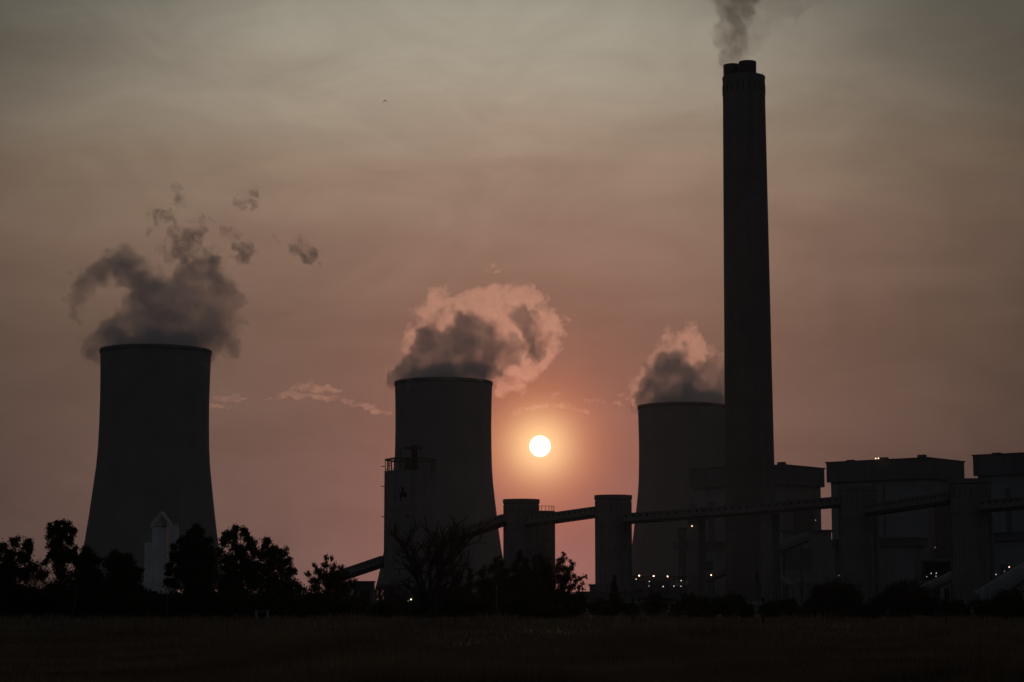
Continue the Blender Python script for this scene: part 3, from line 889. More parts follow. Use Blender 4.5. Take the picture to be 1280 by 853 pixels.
# ---------------------------------------------------------------- trees and bushes
def leaves_mesh(name, mat, parent, blobs, n_per, size, seed, aspect=0.55, upward=0.0, clumps=13, spread=0.33):
    """many small leaf-clump faces gathered in clumps through each blob; blobs = (centre, radius)"""
    rng = np.random.default_rng(seed)
    C, U = [], []
    for c, r in blobs:
        c = np.array(c)
        k = max(4, int(clumps * min(2.0, max(0.5, r / 2.0))))
        d = rng.normal(size=(k, 3)); d /= np.linalg.norm(d, axis=1)[:, None]
        cc = c + d * r * (0.25 + 0.62 * rng.random((k, 1)) ** 0.6)
        n = int(n_per * r * r)
        pick = rng.integers(0, k, n)
        off = rng.normal(size=(n, 3)) * r * spread * (0.55 + 0.5 * rng.random((n, 1)))
        pos = cc[pick] + off
        C.append(pos)
        out = pos - c; out /= (np.linalg.norm(out, axis=1)[:, None] + 1e-6)
        U.append(out)
    C = np.concatenate(C); U = np.concatenate(U)
    n = len(C)
    u = rng.normal(size=(n, 3)) * (1 - upward * 0.8) + U * 0.5
    u[:, 2] += upward * 1.6
    u /= np.linalg.norm(u, axis=1)[:, None]
    t = np.cross(u, rng.normal(size=(n, 3))); t /= np.linalg.norm(t, axis=1)[:, None]
    s = size * (0.6 + 0.8 * rng.random((n, 1)))
    v = np.empty((n, 4, 3), np.float32)
    v[:, 0] = C - u * s; v[:, 1] = C + t * s * aspect; v[:, 2] = C + u * s; v[:, 3] = C - t * s * aspect
    v[:, 1] += u * s * 0.1
    p = parent
    while p.parent: p = p.parent
    v -= np.array(p.location, np.float32)
    me = bpy.data.meshes.new(name)
    me.vertices.add(n * 4); me.vertices.foreach_set('co', v.ravel())
    me.loops.add(n * 4); me.loops.foreach_set('vertex_index', np.arange(n * 4, dtype=np.int32))
    me.polygons.add(n); me.polygons.foreach_set('loop_start', np.arange(0, n * 4, 4, dtype=np.int32))
    me.update(calc_edges=True)
    me.materials.append(mat)
    o = bpy.data.objects.new(name, me); COL.objects.link(o); o.parent = parent
    return o

def curved(m, p, q, r0, r1, rng, bend=0.12, n=4, sides=6):
    p, q = Vector(p), Vector(q)
    L = (q - p).length
    pts = [p]
    for i in range(1, n):
        f = i / n
        pts.append(p.lerp(q, f) + Vector((rng.uniform(-1, 1), rng.uniform(-1, 1), rng.uniform(-.4, .8))) * L * bend * math.sin(math.pi * f))
    pts.append(q)
    for i in range(n):
        m.tube(pts[i], pts[i + 1], r0 + (r1 - r0) * i / n, r0 + (r1 - r0) * (i + 1) / n, sides)
    return pts

def tree(name, D, xbase, blobs_px, label, cat='tree', group='dark trees along the edge of the field', mat='leaf', leaf=0.25, n_per=430, ybase=772, trunk_px=3.0, seed=1, upward=0.0, aspect=0.55, clumps=13, spread=0.33):
    rng = random.Random(seed)
    b0 = P(xbase, 760, D); base = Vector((b0.x, D, 0))
    t = thing(name, base, label, cat, group)
    s = D / FPX
    span = (max(b[0] + b[2] for b in blobs_px) - min(b[0] - b[2] for b in blobs_px)) * s
    blobs = []
    for b in blobs_px:
        c = P(b[0], b[1], D)
        c.y += rng.uniform(-0.28, 0.28) * span
        blobs.append((tuple(c), b[2] * s))
    top = min(blobs_px, key=lambda b: b[1])
    tp = P(top[0], top[1] + top[2] * 0.5, D)
    m = MB()
    rt = trunk_px * s / 2 * 1.3
    pts = curved(m, base - Vector((0, 0, 0.4)), tp, rt, rt * 0.25, rng, 0.05, 6, 8)
    m.build('trunk', M['bark'], t)
    m = MB()
    for c, r in blobs:
        c = Vector(c)
        k = min(5, max(1, int(6 * (c.z / max(tp.z, 1)) * 0.62)))
        curved(m, pts[k], c, rt * 0.38, rt * 0.10, rng, 0.10, 3, 5)
        for _ in range(3):
            d = Vector((rng.gauss(0, 1), rng.gauss(0, 1), rng.gauss(0.3, 1))).normalized()
            curved(m, c, c + d * r * 0.85, rt * 0.10, rt * 0.03, rng, 0.1, 2, 4)
    m.build('limbs', M['bark'], t).name = 'branches'
    leaves_mesh('crown', M[mat], t, blobs, n_per, leaf, seed, aspect, upward, clumps, spread)
    return t

T = tree
T('broadleaf_tree', 420, 16, [(15, 678, 8), (29, 681, 8), (42, 688, 7), (4, 684, 9), (9, 697, 11), (25, 699, 11), (39, 709, 7), (14, 713, 13), (2, 715, 12), (28, 719, 10), (10, 731, 15), (-8, 700, 14), (-6, 725, 14), (28, 738, 11)],
  'broad leafy tree with a gappy crown at the left edge of the frame', seed=2, leaf=0.22)
T('broadleaf_tree', 415, 72, [(76, 654, 6.5), (66, 660, 7), (86, 659, 7.5), (93, 664, 6), (62, 669, 6), (76, 669, 11), (89, 676, 8), (64, 681, 9), (79, 686, 11), (94, 688, 7), (58, 693, 6), (71, 698, 9), (87, 700, 10), (57, 704, 5.5), (50, 721, 6), (58, 716, 6), (75, 715, 11), (90, 720, 12), (68, 734, 12), (84, 742, 14)],
  'tallest tree of the left group with a lobed crown and bright gaps', seed=3, leaf=0.22)
T('broadleaf_tree', 428, 112, [(109, 694, 9), (100, 702, 9), (118, 700, 9), (112, 713, 13), (104, 726, 14), (122, 722, 11), (112, 741, 16), (122, 748, 14)],
  'dense dark tree right of the tallest left tree, in front of the cooling tower', seed=4)
T('broadleaf_tree', 422, 148, [(146, 696, 10), (136, 703, 9), (156, 702, 9), (147, 710, 13), (163, 716, 9), (171, 713, 5), (173, 722, 7), (150, 727, 15), (135, 735, 13), (166, 738, 12), (150, 748, 16), (176, 748, 12)],
  'round topped dark tree just left of the pale ash silos', seed=5)
T('conifer_tree', 418, 240, [(242, 660, 6), (236, 668, 7), (248, 667, 7), (242, 676, 10), (229, 678, 6), (258, 677, 6), (232, 688, 11), (250, 688, 12), (219, 683, 5), (262, 688, 6), (222, 698, 9), (240, 702, 14), (262, 703, 10), (213, 712, 7), (226, 715, 11), (248, 719, 14), (268, 718, 9), (215, 728, 9), (235, 735, 15), (258, 738, 15), (208, 716, 4)],
  'broad pyramidal dark tree just right of the pale ash silos', seed=6, mat='needle', leaf=0.24)
T('conifer_tree', 432, 300, [(296, 660, 6), (303, 664, 7), (285, 668, 7), (293, 672, 9), (309, 672, 7), (281, 679, 7), (298, 684, 9), (314, 681, 8), (279, 692, 7), (307, 693, 10), (292, 700, 10), (320, 694, 8), (283, 707, 10), (303, 710, 13), (318, 709, 11), (293, 724, 14), (313, 728, 15), (280, 734, 13), (300, 745, 15)],
  'dark tree with small sky gaps left of centre in the left group', seed=7, mat='needle', leaf=0.22)
T('conifer_tree', 425, 338, [(335, 678, 6), (330, 684, 7), (341, 686, 7), (354, 691, 7), (347, 697, 8), (334, 697, 10), (358, 702, 8), (341, 710, 12), (357, 714, 9), (366, 715, 5), (331, 717, 12), (348, 726, 14), (365, 729, 9), (335, 740, 15), (358, 744, 14), (376, 737, 9)],
  'dark sloping tree at the right end of the left group', seed=8, mat='needle', leaf=0.22)
T('spiky_tree', 430, 412, [(408, 698, 3.5), (407, 706, 4.5), (394, 708, 3.5), (396, 714, 5), (416, 699, 3.2), (416, 708, 4.5), (425, 709, 4), (387, 718, 4), (403, 717, 7), (417, 719, 8), (430, 718, 6), (393, 727, 8), (409, 730, 11), (426, 731, 11), (438, 729, 7), (397, 742, 12), (418, 745, 14), (436, 744, 12)],
  'small tree with upright spiky tips in front of the low conveyor', seed=9, mat='needle', leaf=0.24, upward=0.7, aspect=0.3)
T('conifer_tree', 418, 622, [(622, 698, 4), (619, 705, 6), (626, 706, 6), (613, 712, 6), (622, 716, 9), (632, 716, 7), (605, 711, 4), (603, 719, 6), (588, 713, 3.5), (589, 722, 6), (600, 730, 9), (617, 730, 12), (633, 731, 10), (586, 735, 9), (604, 744, 13), (625, 747, 14)],
  'pointed dark pine right behind the bare tree', seed=10, mat='needle', leaf=0.22, upward=0.5, aspect=0.35)
T('conifer_tree', 422, 652, [(649, 693, 4), (647, 700, 5), (653, 702, 6), (643, 709, 7), (656, 711, 7), (650, 717, 10), (640, 724, 9), (661, 722, 9), (650, 734, 13), (638, 743, 12), (662, 742, 13)],
  'pointed dark pine in front of the two joined silos', seed=11, mat='needle', leaf=0.22, upward=0.5, aspect=0.35)
T('conifer_tree', 426, 678, [(671, 697, 5), (668, 705, 6), (676, 703, 6), (684, 703, 5), (673, 713, 9), (686, 713, 9), (665, 722, 9), (681, 725, 12), (670, 738, 13), (688, 739, 13)],
  'rounded dark pine standing between two pointed pines below the gap', seed=12, mat='needle', leaf=0.22, upward=0.4, aspect=0.35)
T('conifer_tree', 415, 702, [(704, 693, 3), (699, 700, 4.5), (705, 702, 5), (714, 702, 3.2), (716, 706, 3), (697, 711, 8), (708, 713, 6), (715, 711, 3.5), (706, 723, 9), (718, 721, 4), (725, 722, 4), (731, 722, 3), (720, 727, 3.5), (728, 729, 2.6), (698, 728, 11), (712, 731, 7), (724, 735, 3.2), (728, 736, 2.2), (708, 743, 11), (694, 744, 13)],
  'ragged pine with sprays reaching right towards the lone silo', seed=13, mat='needle', leaf=0.22, upward=0.35, aspect=0.33)
T('cypress_tree', 430, 768, [(768, 722, 2.2), (768, 728, 3.4), (767, 735, 4.6), (769, 741, 5.6), (767, 748, 7), (769, 756, 8), (762, 760, 8), (776, 761, 8)],
  'small narrow cypress in front of the lone silo', mat='needle', leaf=0.26, seed=14, upward=0.8, aspect=0.3, trunk_px=2)

def bush(D, xc, blobs_px, label, seed, mat='leaf', leaf=0.26, upward=0.15, n_per=330, group='dark bushes along the edge of the field', name='bush', spread=0.37):
    rng = random.Random(seed)
    b0 = P(xc, 760, D)
    t = thing(name, (b0.x, D, 0), label, 'bush', group)
    s = D / FPX
    blobs = []
    for b in blobs_px:
        c = P(b[0], b[1], D); c.y += rng.uniform(-1, 1) * b[2] * s * 0.6
        blobs.append((tuple(c), b[2] * s))
    m = MB()
    for c, r in blobs:
        curved(m, (b0.x + rng.uniform(-.4, .4), D + rng.uniform(-.4, .4), -0.3), c, 0.14, 0.04, rng, 0.1, 3, 5)
    m.build('stems', M['bark'], t).name = 'stem'
    leaves_mesh('foliage', M[mat], t, blobs, n_per, leaf, seed, 0.5, upward, 10, spread)
    return t
bush(430, 817, [(817, 749, 8), (808, 756, 9), (826, 757, 9), (817, 762, 10)], 'small round bush below the pump building', 21)
bush(420, 868, [(868, 752, 9), (856, 755, 8), (880, 755, 9), (845, 762, 9), (868, 763, 11), (890, 763, 9)], 'wide low bush below the thin pier left of the chimney', 22)
bush(412, 912, [(911, 748, 9), (900, 753, 9), (923, 753, 9), (911, 760, 12), (934, 762, 9), (892, 762, 9)], 'rounded bush hiding the foot of the chimney', 23)
bush(425, 976, [(966, 760, 8), (978, 758, 8), (988, 763, 9), (972, 767, 8), (955, 764, 8)], 'low smooth bush under the pale wall coping right of chimney', 24)
bush(400, 1041, [(1041, 742, 15), (1024, 748, 14), (1060, 746, 15), (1016, 760, 14), (1041, 760, 18), (1068, 759, 16), (1080, 768, 10)], 'big round bush in front of the silo before the middle boiler house', 25, mat='dry', upward=0.55, leaf=0.24)
bush(405, 1125, [(1128, 738, 13), (1113, 744, 12), (1144, 742, 13), (1102, 754, 12), (1127, 755, 17), (1152, 752, 13), (1092, 764, 12), (1165, 760, 12), (1124, 768, 14)], 'large bush with spiky twigs between the two right silos', 26, mat='dry', upward=0.8, leaf=0.22)
bush(415, 1196, [(1192, 758, 9), (1180, 762, 9), (1205, 763, 9), (1194, 769, 9)], 'low dark bush below the nearest coal silo', 27)
bush(385, 1256, [(1256, 753, 12), (1240, 759, 11), (1272, 756, 13), (1228, 766, 10), (1256, 766, 15), (1284, 763, 14)], 'dark mound of bush under the inclined conveyor at the right edge', 28)
# undergrowth below the trees: dark shrubs merging into one black line; two built, the rest copied
ug = 'dark undergrowth shrubs below the trees'
protos = []
for i, (sd, mt) in enumerate(((31, 'leaf'), (32, 'leaf'), (33, 'needle'))):
    rg = random.Random(sd)
    pb = [(640 + rg.uniform(-13, 13), 760 + rg.uniform(-9, 6), rg.uniform(6, 11)) for _ in range(8)]
    b = bush(430, 640, pb, 'dark shrub merging into the black undergrowth line below the trees', sd, mat=mt, group=ug, n_per=170, name='undergrowth_shrub')
    protos.append(b)
rg = random.Random(77)
spots = [(-8 + i * 16.5 + rg.uniform(-5, 5), rg.uniform(400, 450)) for i in range(45)] + [(742 + i * 27 + rg.uniform(-8, 8), rg.uniform(405, 450)) for i in range(21)]
for i, (px, D) in enumerate(spots):
    src = protos[i % 3]
    x = P(px, 760, D).x
    if i < 3: o = src; o.location = (x, D, 0)
    else: o = copy_thing(src, (x, D, 0))
    o.rotation_euler.z = rg.uniform(0, 6.28)
    k = (rg.uniform(1.0, 1.35) if px > 535 or px < 430 else rg.uniform(0.7, 0.9)) if px < 735 else rg.uniform(0.40, 0.80)
    o.scale = (k * 1.15, k * 1.15, k)

# the leafless tree and twiggy shrubs
def bare_tree(name, D, xbase, h_px, label, seed, spread=1.0, levels=6, trunk=0.45, thick=0.60, mat='bark', cat='tree', group=None, limbs=None, first=3):
    rng = random.Random(seed)
    b = P(xbase, 760, D); base = Vector((b.x, D, 0))
    t = thing(name, base, label, cat, group)
    H = h_px * D / FPX
    m_t, m_b = MB(), MB()
    def grow(p, d, L, r, lv, mb):
        n = 4
        for i in range(n):
            d = (d + Vector((rng.gauss(0, .15), rng.gauss(0, .15), rng.gauss(0.03, .10)))).normalized()
            q = p + d * (L / n)
            mb.tube(p, q, r * (1 - 0.12 * i), r * (1 - 0.12 * (i + 1)), 5 if lv > 2 else 3, cap=False)
            p = q
            if lv < levels and lv > 0 and i >= 1 and rng.random() < 0.75:
                ax = Vector((rng.gauss(0, 1), rng.gauss(0, 1), rng.gauss(0.25, 0.5))).normalized()
                grow(p, (d * 0.65 + ax * 0.75 * spread).normalized(), L * rng.uniform(.5, .72), max(r * thick * 0.75, 0.02), lv - 1, m_b)
        if lv > 0:
            for _ in range(2):
                ax = Vector((rng.gauss(0, 1), rng.gauss(0, 1), rng.gauss(0.15, 0.5))).normalized()
                grow(p, (d * 0.8 + ax * 0.6 * spread).normalized(), L * rng.uniform(.6, .8), max(r * thick, 0.02), lv - 1, m_b)
    m_t.tube(base - Vector((0, 0, .5)), base + Vector((0, 0, H * 0.16)), trunk * 1.2, trunk, 9)
    top = base + Vector((0, 0, H * 0.15))
    for ax, az, ln in (limbs or [(rng.uniform(-.5, .5), 1.0, .5) for _ in range(first)]):
        grow(top, Vector((ax, rng.uniform(-.35, .35), az)).normalized(), H * ln, trunk * 0.62, levels - 2, m_b)
    m_t.build('trunk', M[mat], t)
    m_b.build('branches', M[mat], t).name = 'bare_crown'
    return t
bare_tree('bare_tree', 400, 541, 108, 'leafless tree with twisted branches in front of the bunker tower', 5, 0.9, 5, 0.80, 0.68,
          limbs=[(-0.10, 1, .40), (0.12, 1, .42), (-0.36, 1, .34), (0.42, 0.95, .30), (0.02, 1, .46), (-0.75, .65, .24), (0.80, .60, .24), (-0.2, 1, .42), (0.25, 1, .40), (1.0, .3, .22), (-1.0, .35, .2)])
bare_tree('twiggy_shrub', 440, 482, 38, 'pale leafless shrub between the spiky tree and the bare tree', 8, 0.8, 6, 0.16, 0.6, 'dry', 'bush', limbs=[(-.5, 1, .35), (.5, 1, .36), (-.15, 1, .4), (.15, 1, .42), (-.8, .8, .3), (.8, .8, .3)])
bare_tree('twiggy_shrub', 442, 500, 34, 'second pale leafless shrub close to the yellowish lamp', 9, 0.8, 6, 0.14, 0.6, 'dry', 'bush', limbs=[(-.5, 1, .35), (.5, 1, .36), (-.15, 1, .4), (.15, 1, .42), (-.8, .8, .3)])
bare_tree('twiggy_shrub', 470, 46, 52, 'leafless shrub against the sky between the two leftmost trees', 10, 0.55, 6, 0.14, 0.6, 'dry', 'bush', limbs=[(-.4, 1, .42), (.4, 1, .40), (-.15, 1, .46), (.12, 1, .48), (-.65, 1, .36), (.65, 1, .36), (.25, 1, .44)])

# ---------------------------------------------------------------- small things at the field's edge
def street_lamp(px_base, px_top, ytop, D, head_dx, label):
    b, tp = P(px_base, 760, D), P(px_top, ytop, D)
    t = thing('street_lamp', (b.x, D, 0), label, 'street lamp', 'unlit lamp posts at the field edge')
    MB().tube((b.x, D, -0.3), (tp.x, D, tp.z), 0.13, 0.08, 8).build('pole', M['wire'], t)
    q = P(px_top + head_dx, ytop - 1.5, D)
    MB().tube((tp.x, D, tp.z), (q.x, D, q.z), 0.07, 0.06, 6).build('arm', M['wire'], t)
    arm = t.children[-1]
    e = P(px_top + head_dx * 1.9, ytop - 3.0, D)
    MB().tube((q.x, D, q.z), (e.x, D, e.z), 0.17, 0.24, 8).build('lamp_head', M['pale_dim'], arm)
street_lamp(91, 97, 726, 372, -3.5, 'thin leaning street lamp with a bent head below the tallest left tree')
street_lamp(209.5, 209.5, 744, 375, -1.2, 'short lamp post below the pale ash silos')
street_lamp(621, 620.6, 737, 372, 0.4, 'slim pale lamp post in front of the pines right of the bare tree')
def field_post(px, ytop, D, label, r=0.12):
    b, tp = P(px, 770, D), P(px, ytop, D)
    m = MB().tube((b.x, D, -0.4), (b.x + 0.05, D, tp.z), r * 1.1, r * 0.9, 8)
    m.lathe((b.x + 0.05, D), [(r * 1.5, tp.z - 0.3), (r * 1.5, tp.z), (0.02, tp.z + 0.15)], 8, close=False, cap_bot=True)
    tag(m.build('fence_post', M['bark'], loc=(b.x, D, 0)), label, 'post', 'old posts in the field')
field_post(953.5, 748.5, 300, 'dark wooden post in the field right of the chimney foot', 0.16)
field_post(791, 749, 300, 'dark wooden post below the lit yard right of the cypress', 0.13)
field_post(1182.5, 748, 320, 'dark thin post below the nearest coal silo', 0.10)
def sign_post():
    D = 330
    b = P(1169.2, 770, D); z0, z1 = P(1169, 744, D).z, P(1169, 738.5, D).z
    t = thing('sign_board', (b.x, D, 0), 'small dark square board on a post in front of the spiky bush', 'sign')
    MB().tube((b.x, D, -0.3), (b.x, D, z0), 0.05, 0.05, 6).build('post', M['steel'], t)
    MB().box((b.x, D - 0.05, (z0 + z1) / 2), (0.85, 0.06, z1 - z0)).build('board', M['steel'], t)
sign_post()
def slab_bench():
    D = 400
    a, b = P(318.5, 763.4, D), P(337, 763.4, D)
    t = thing('concrete_slab', ((a.x + b.x) / 2, D, 0), 'low pale slab on two blocks at the field edge below the left trees', 'slab')
    MB().box(((a.x + b.x) / 2, D, a.z - 0.1), (b.x - a.x, 1.2, 0.2)).build('top', M['pale'], t)
    for s in (-1, 1):
        MB().box(((a.x + b.x) / 2 + s * (b.x - a.x) * 0.38, D, (a.z - 0.2) / 2 - 0.15), (0.4, 1.0, a.z - 0.2 + 0.3)).build('block', M['wall'], t)
slab_bench()

def bird():
    D = 160
    c = P(481.3, 127, D); s = 1.2 * D / FPX
    rows = [(-2.9, -1.5), (-2.0, -0.2), (-1.0, 0.75), (0, 1.1), (1.0, 0.75), (2.0, -0.2), (2.9, -1.5)]
    m = MB(); k = len(rows)
    ch = [0.3, 0.8, 1.1, 1.2, 1.1, 0.8, 0.3]
    for (x, z), h in zip(rows, ch):
        th = 0.22
        for dy, dz in ((-h, 0), (0, th), (h, 0), (0, -th)):
            m.v.append((c.x + x * s, c.y + dy * s, c.z + (z + dz) * s))
    for i in range(k - 1):
        for j in range(4):
            m.f.append((i * 4 + j, i * 4 + (j + 1) % 4, (i + 1) * 4 + (j + 1) % 4, (i + 1) * 4 + j))
    # body, head and tail along the flight direction
    prof = [(-2.6, .12), (-1.4, .45), (-0.2, .6), (0.9, .5), (1.6, .28), (2.4, .32)]
    n = 8; o = len(m.v)
    for y, r in prof:
        for i in range(n):
            a = 2 * math.pi * i / n
            m.v.append((c.x + r * math.cos(a) * s, c.y + y * s, c.z + (0.8 + r * 0.8 * math.sin(a)) * s))
    for j in range(len(prof) - 1):
        for i in range(n):
            m.f.append((o + j * n + i, o + j * n + (i + 1) % n, o + (j + 1) * n + (i + 1) % n, o + (j + 1) * n + i))
    m.f.append(tuple(o + i for i in range(n))[::-1]); m.f.append(tuple(o + (len(prof) - 1) * n + i for i in range(n)))
    tag(m.build('bird', M['bird'], loc=c), 'small dark bird flying high with drooping wings, left of centre', 'bird')
bird()

# ---------------------------------------------------------------- steam, smoke and clouds: shells grown from a noisy field
def lattice(seed, n=64):
    return np.random.default_rng(seed).random((n, n, n), dtype=np.float32) * 2 - 1
def vnoise(lat, X, Y, Z):
    n = lat.shape[0]
    xi, yi, zi = np.floor(X).astype(np.int32), np.floor(Y).astype(np.int32), np.floor(Z).astype(np.int32)
    fx, fy, fz = X - xi, Y - yi, Z - zi
    fx = fx * fx * (3 - 2 * fx); fy = fy * fy * (3 - 2 * fy); fz = fz * fz * (3 - 2 * fz)
    x0, x1, y0, y1, z0, z1 = xi % n, (xi + 1) % n, yi % n, (yi + 1) % n, zi % n, (zi + 1) % n
    a = lat[x0, y0, z0] * (1 - fx) + lat[x1, y0, z0] * fx
    b = lat[x0, y1, z0] * (1 - fx) + lat[x1, y1, z0] * fx
    c = lat[x0, y0, z1] * (1 - fx) + lat[x1, y0, z1] * fx
    d = lat[x0, y1, z1] * (1 - fx) + lat[x1, y1, z1] * fx
    return (a * (1 - fy) + b * fy) * (1 - fz) + (c * (1 - fy) + d * fy) * fz
def fbm(seed, X, Y, Z, scale, octaves, gain=0.60):
    lat = lattice(seed); out = np.zeros_like(X); amp, f = 1.0, 1.0 / scale
    for o in range(octaves):
        out += amp * vnoise(lat, X * f + 11.3 * o, Y * f + 5.1 * o, Z * f + 7.7 * o)
        amp *= gain; f *= 2.03
    return out

def surface_nets(F, level, origin, h):
    """closed quad mesh of F > level on a regular grid"""
    V = (F - level).astype(np.float32)
    V[0] = V[-1] = -1; V[:, 0] = V[:, -1] = -1; V[:, :, 0] = V[:, :, -1] = -1
    I = V > 0
    nx, ny, nz = V.shape
    cs = np.zeros((nx - 1, ny - 1, nz - 1), np.int8)
    for dx in (0, 1):
        for dy in (0, 1):
            for dz in (0, 1):
                cs += I[dx:nx - 1 + dx, dy:ny - 1 + dy, dz:nz - 1 + dz]
    act = (cs > 0) & (cs < 8)
    ci = np.argwhere(act)
    if len(ci) == 0: return np.zeros((0, 3)), np.zeros((0, 4), np.int32)
    idx = -np.ones(act.shape, np.int32); idx[act] = np.arange(len(ci))
    acc = np.zeros((len(ci), 3), np.float32); cnt = np.zeros(len(ci), np.float32)
    corners = [(a, b, c) for a in (0, 1) for b in (0, 1) for c in (0, 1)]
    for a in corners:
        for ax in range(3):
            if a[ax] == 1: continue
            b = list(a); b[ax] = 1
            va = V[ci[:, 0] + a[0], ci[:, 1] + a[1], ci[:, 2] + a[2]]
            vb = V[ci[:, 0] + b[0], ci[:, 1] + b[1], ci[:, 2] + b[2]]
            cr = (va > 0) != (vb > 0)
            t = np.where(cr, va / np.where(cr, va - vb, 1), 0)
            p = np.array(a, np.float32)[None, :].repeat(len(ci), 0); p[:, ax] = t
            acc[cr] += p[cr]; cnt[cr] += 1
    verts = (ci + acc / np.maximum(cnt, 1)[:, None]) * h + np.array(origin)
    quads = []
    for ax in range(3):
        u, v_ = (ax + 1) % 3, (ax + 2) % 3
        sl0 = [slice(1, -1)] * 3; sl1 = [slice(1, -1)] * 3
        sl0[ax] = slice(0, -1); sl1[ax] = slice(1, None)
        A, B = I[tuple(sl0)], I[tuple(sl1)]
        e = np.argwhere(A != B)
        off = np.ones(3, int); off[ax] = 0
        e0 = e + off
        s = A[tuple(e.T)]
        def cell(du, dv):
            c = e0.copy(); c[:, u] += du; c[:, v_] += dv
            return idx[tuple(c.T)]
        q = np.stack([cell(-1, -1), cell(0, -1), cell(0, 0), cell(-1, 0)], 1)
        q[~s] = q[~s][:, ::-1]
        quads.append(q)
    return verts, np.concatenate(quads)

def field(balls, D, h_px, noise_px, amp, seed, octaves=5, warp_px=6.0, flat=1.0, pad=12):
    """balls: (px, py, rx, ry, depth offset in px). Returns the field on a metre grid."""
    s = D / FPX
    rng = random.Random(seed)
    pts = []
    for b in balls:
        px, py, rx = b[0], b[1], b[2]
        ry = b[3] if len(b) > 3 and b[3] else rx
        dz = b[4] if len(b) > 4 else rng.uniform(-0.8, 0.8) * rx
        c = P(px, py, D)
        pts.append((c.x, D + dz * s, c.z, rx * s, ry * s))
    h = h_px * s; pd = pad * s
    lo = [min(p[0] - p[3] for p in pts) - pd, min(p[1] - p[3] * flat for p in pts) - pd, min(p[2] - p[4] for p in pts) - pd]
    hi = [max(p[0] + p[3] for p in pts) + pd, max(p[1] + p[3] * flat for p in pts) + pd, max(p[2] + p[4] for p in pts) + pd]
    ax = [np.arange(lo[i], hi[i], h, dtype=np.float32) for i in range(3)]
    X, Yg, Z = np.meshgrid(*ax, indexing='ij')
    wx = fbm(seed + 50, X, Yg, Z, noise_px * s * 1.3, 3) * warp_px * s
    wz = fbm(seed + 51, X, Yg, Z, noise_px * s * 1.3, 3) * warp_px * s
    Xw, Zw = X + wx, Z + wz
    F = np.zeros_like(X)
    for cx, cy, cz, rx, ry in pts:
        k = 1.5
        d2 = ((Xw - cx) / (rx * k)) ** 2 + ((Yg - cy) / (rx * k * flat)) ** 2 + ((Zw - cz) / (ry * k)) ** 2
        F += np.clip(1 - d2, 0, None) ** 2
    F = np.minimum(F, 1.0 + 0.12 * F)
    N = fbm(seed, X, Yg, Z, noise_px * s, octaves)
    G_ = F + amp * N
    G_[F < 0.012] = -1
    return G_, lo, h

def shell(name, G_, lo, h, level, mat, parent):
    v, q = surface_nets(G_, level, np.array(lo), h)
    if len(v) == 0: return None
    v = (v - np.array(parent.location)).astype(np.float32)
    n = len(q)
    me = bpy.data.meshes.new(name)
    me.vertices.add(len(v)); me.vertices.foreach_set('co', v.ravel())
    me.loops.add(n * 4); me.loops.foreach_set('vertex_index', q.astype(np.int32).ravel())
    me.polygons.add(n); me.polygons.foreach_set('loop_start', np.arange(0, n * 4, 4, dtype=np.int32))
    me.update(calc_edges=True); me.validate()
    me.materials.append(mat)
    o = bpy.data.objects.new(name, me); COL.objects.link(o); o.parent = parent
    return o

ST_G = 0.85
L_FRINGE = vapour("grey_steam_fringe_vapour", (0.80, 0.87, 0.91), 0.016, 0.4, billow=(0.07, 0.36, 0.66, 2.3))
L_BODY = vapour("grey_steam_body_vapour", (0.88, 0.94, 0.972), 0.030, 0.3, billow=(0.05, 0.36, 0.64, 2.0))
L_CORE = vapour("grey_steam_core_vapour", (0.965, 0.977, 0.982), 0.016, 0.3)
L_WISP = vapour("grey_steam_wisp_vapour", (0.76, 0.79, 0.81), 0.030, 0.4, billow=(0.085, 0.43, 0.66, 2.6))
V_FRINGE = vapour("steam_fringe_vapour", (0.93, 0.94, 0.95), 0.012, 0.8, billow=(0.07, 0.36, 0.66, 2.3))
V_BODY = vapour("steam_body_vapour", (0.88, 0.94, 0.972), 0.042, 0.45, billow=(0.05, 0.36, 0.64, 2.0))
V_CORE = vapour("steam_core_vapour", (0.965, 0.977, 0.982), 0.026, 0.3)
V_VEIL = vapour("steam_veil_vapour", (0.98, 0.97, 0.97), 0.021, ST_G, billow=(0.06, 0.42, 0.66, 2.4))
V_SMOKE = vapour("flue_smoke", (0.58, 0.52, 0.46), 0.036, 0.4, billow=(0.08, 0.36, 0.66, 2.3))
V_SMOKE2 = vapour("flue_smoke_drift", (0.60, 0.55, 0.49), 0.019, 0.4, billow=(0.03, 0.36, 0.66, 2.0))

def mouth(i, n=16, up=5, seed=0):
    """balls filling the tower's mouth"""
    cx, D, rad, H = TOWERS[i]
    s = D / FPX
    out = []
    rg_ = random.Random(seed)
    c = ray(0, 0)
    for k in range(n):
        a = 2 * math.pi * k / n; rr = rad * (0.45 if k % 2 else 0.80)
        x, y, z = cx + rr * math.cos(a), rr * math.sin(a), H + rg_.uniform(-2, up)
        # back to pixel units at distance D
        cp, sp = math.cos(PITCH), math.sin(PITCH)
        dz = z - EYE
        dep = D * cp + dz * sp
        px = 640 + FPX * x / dep; py = 426.5 - FPX * (-D * sp + dz * cp) / dep
        out.append((px, py, rad / s * 0.30, rad / s * 0.24, y / s))
    return out

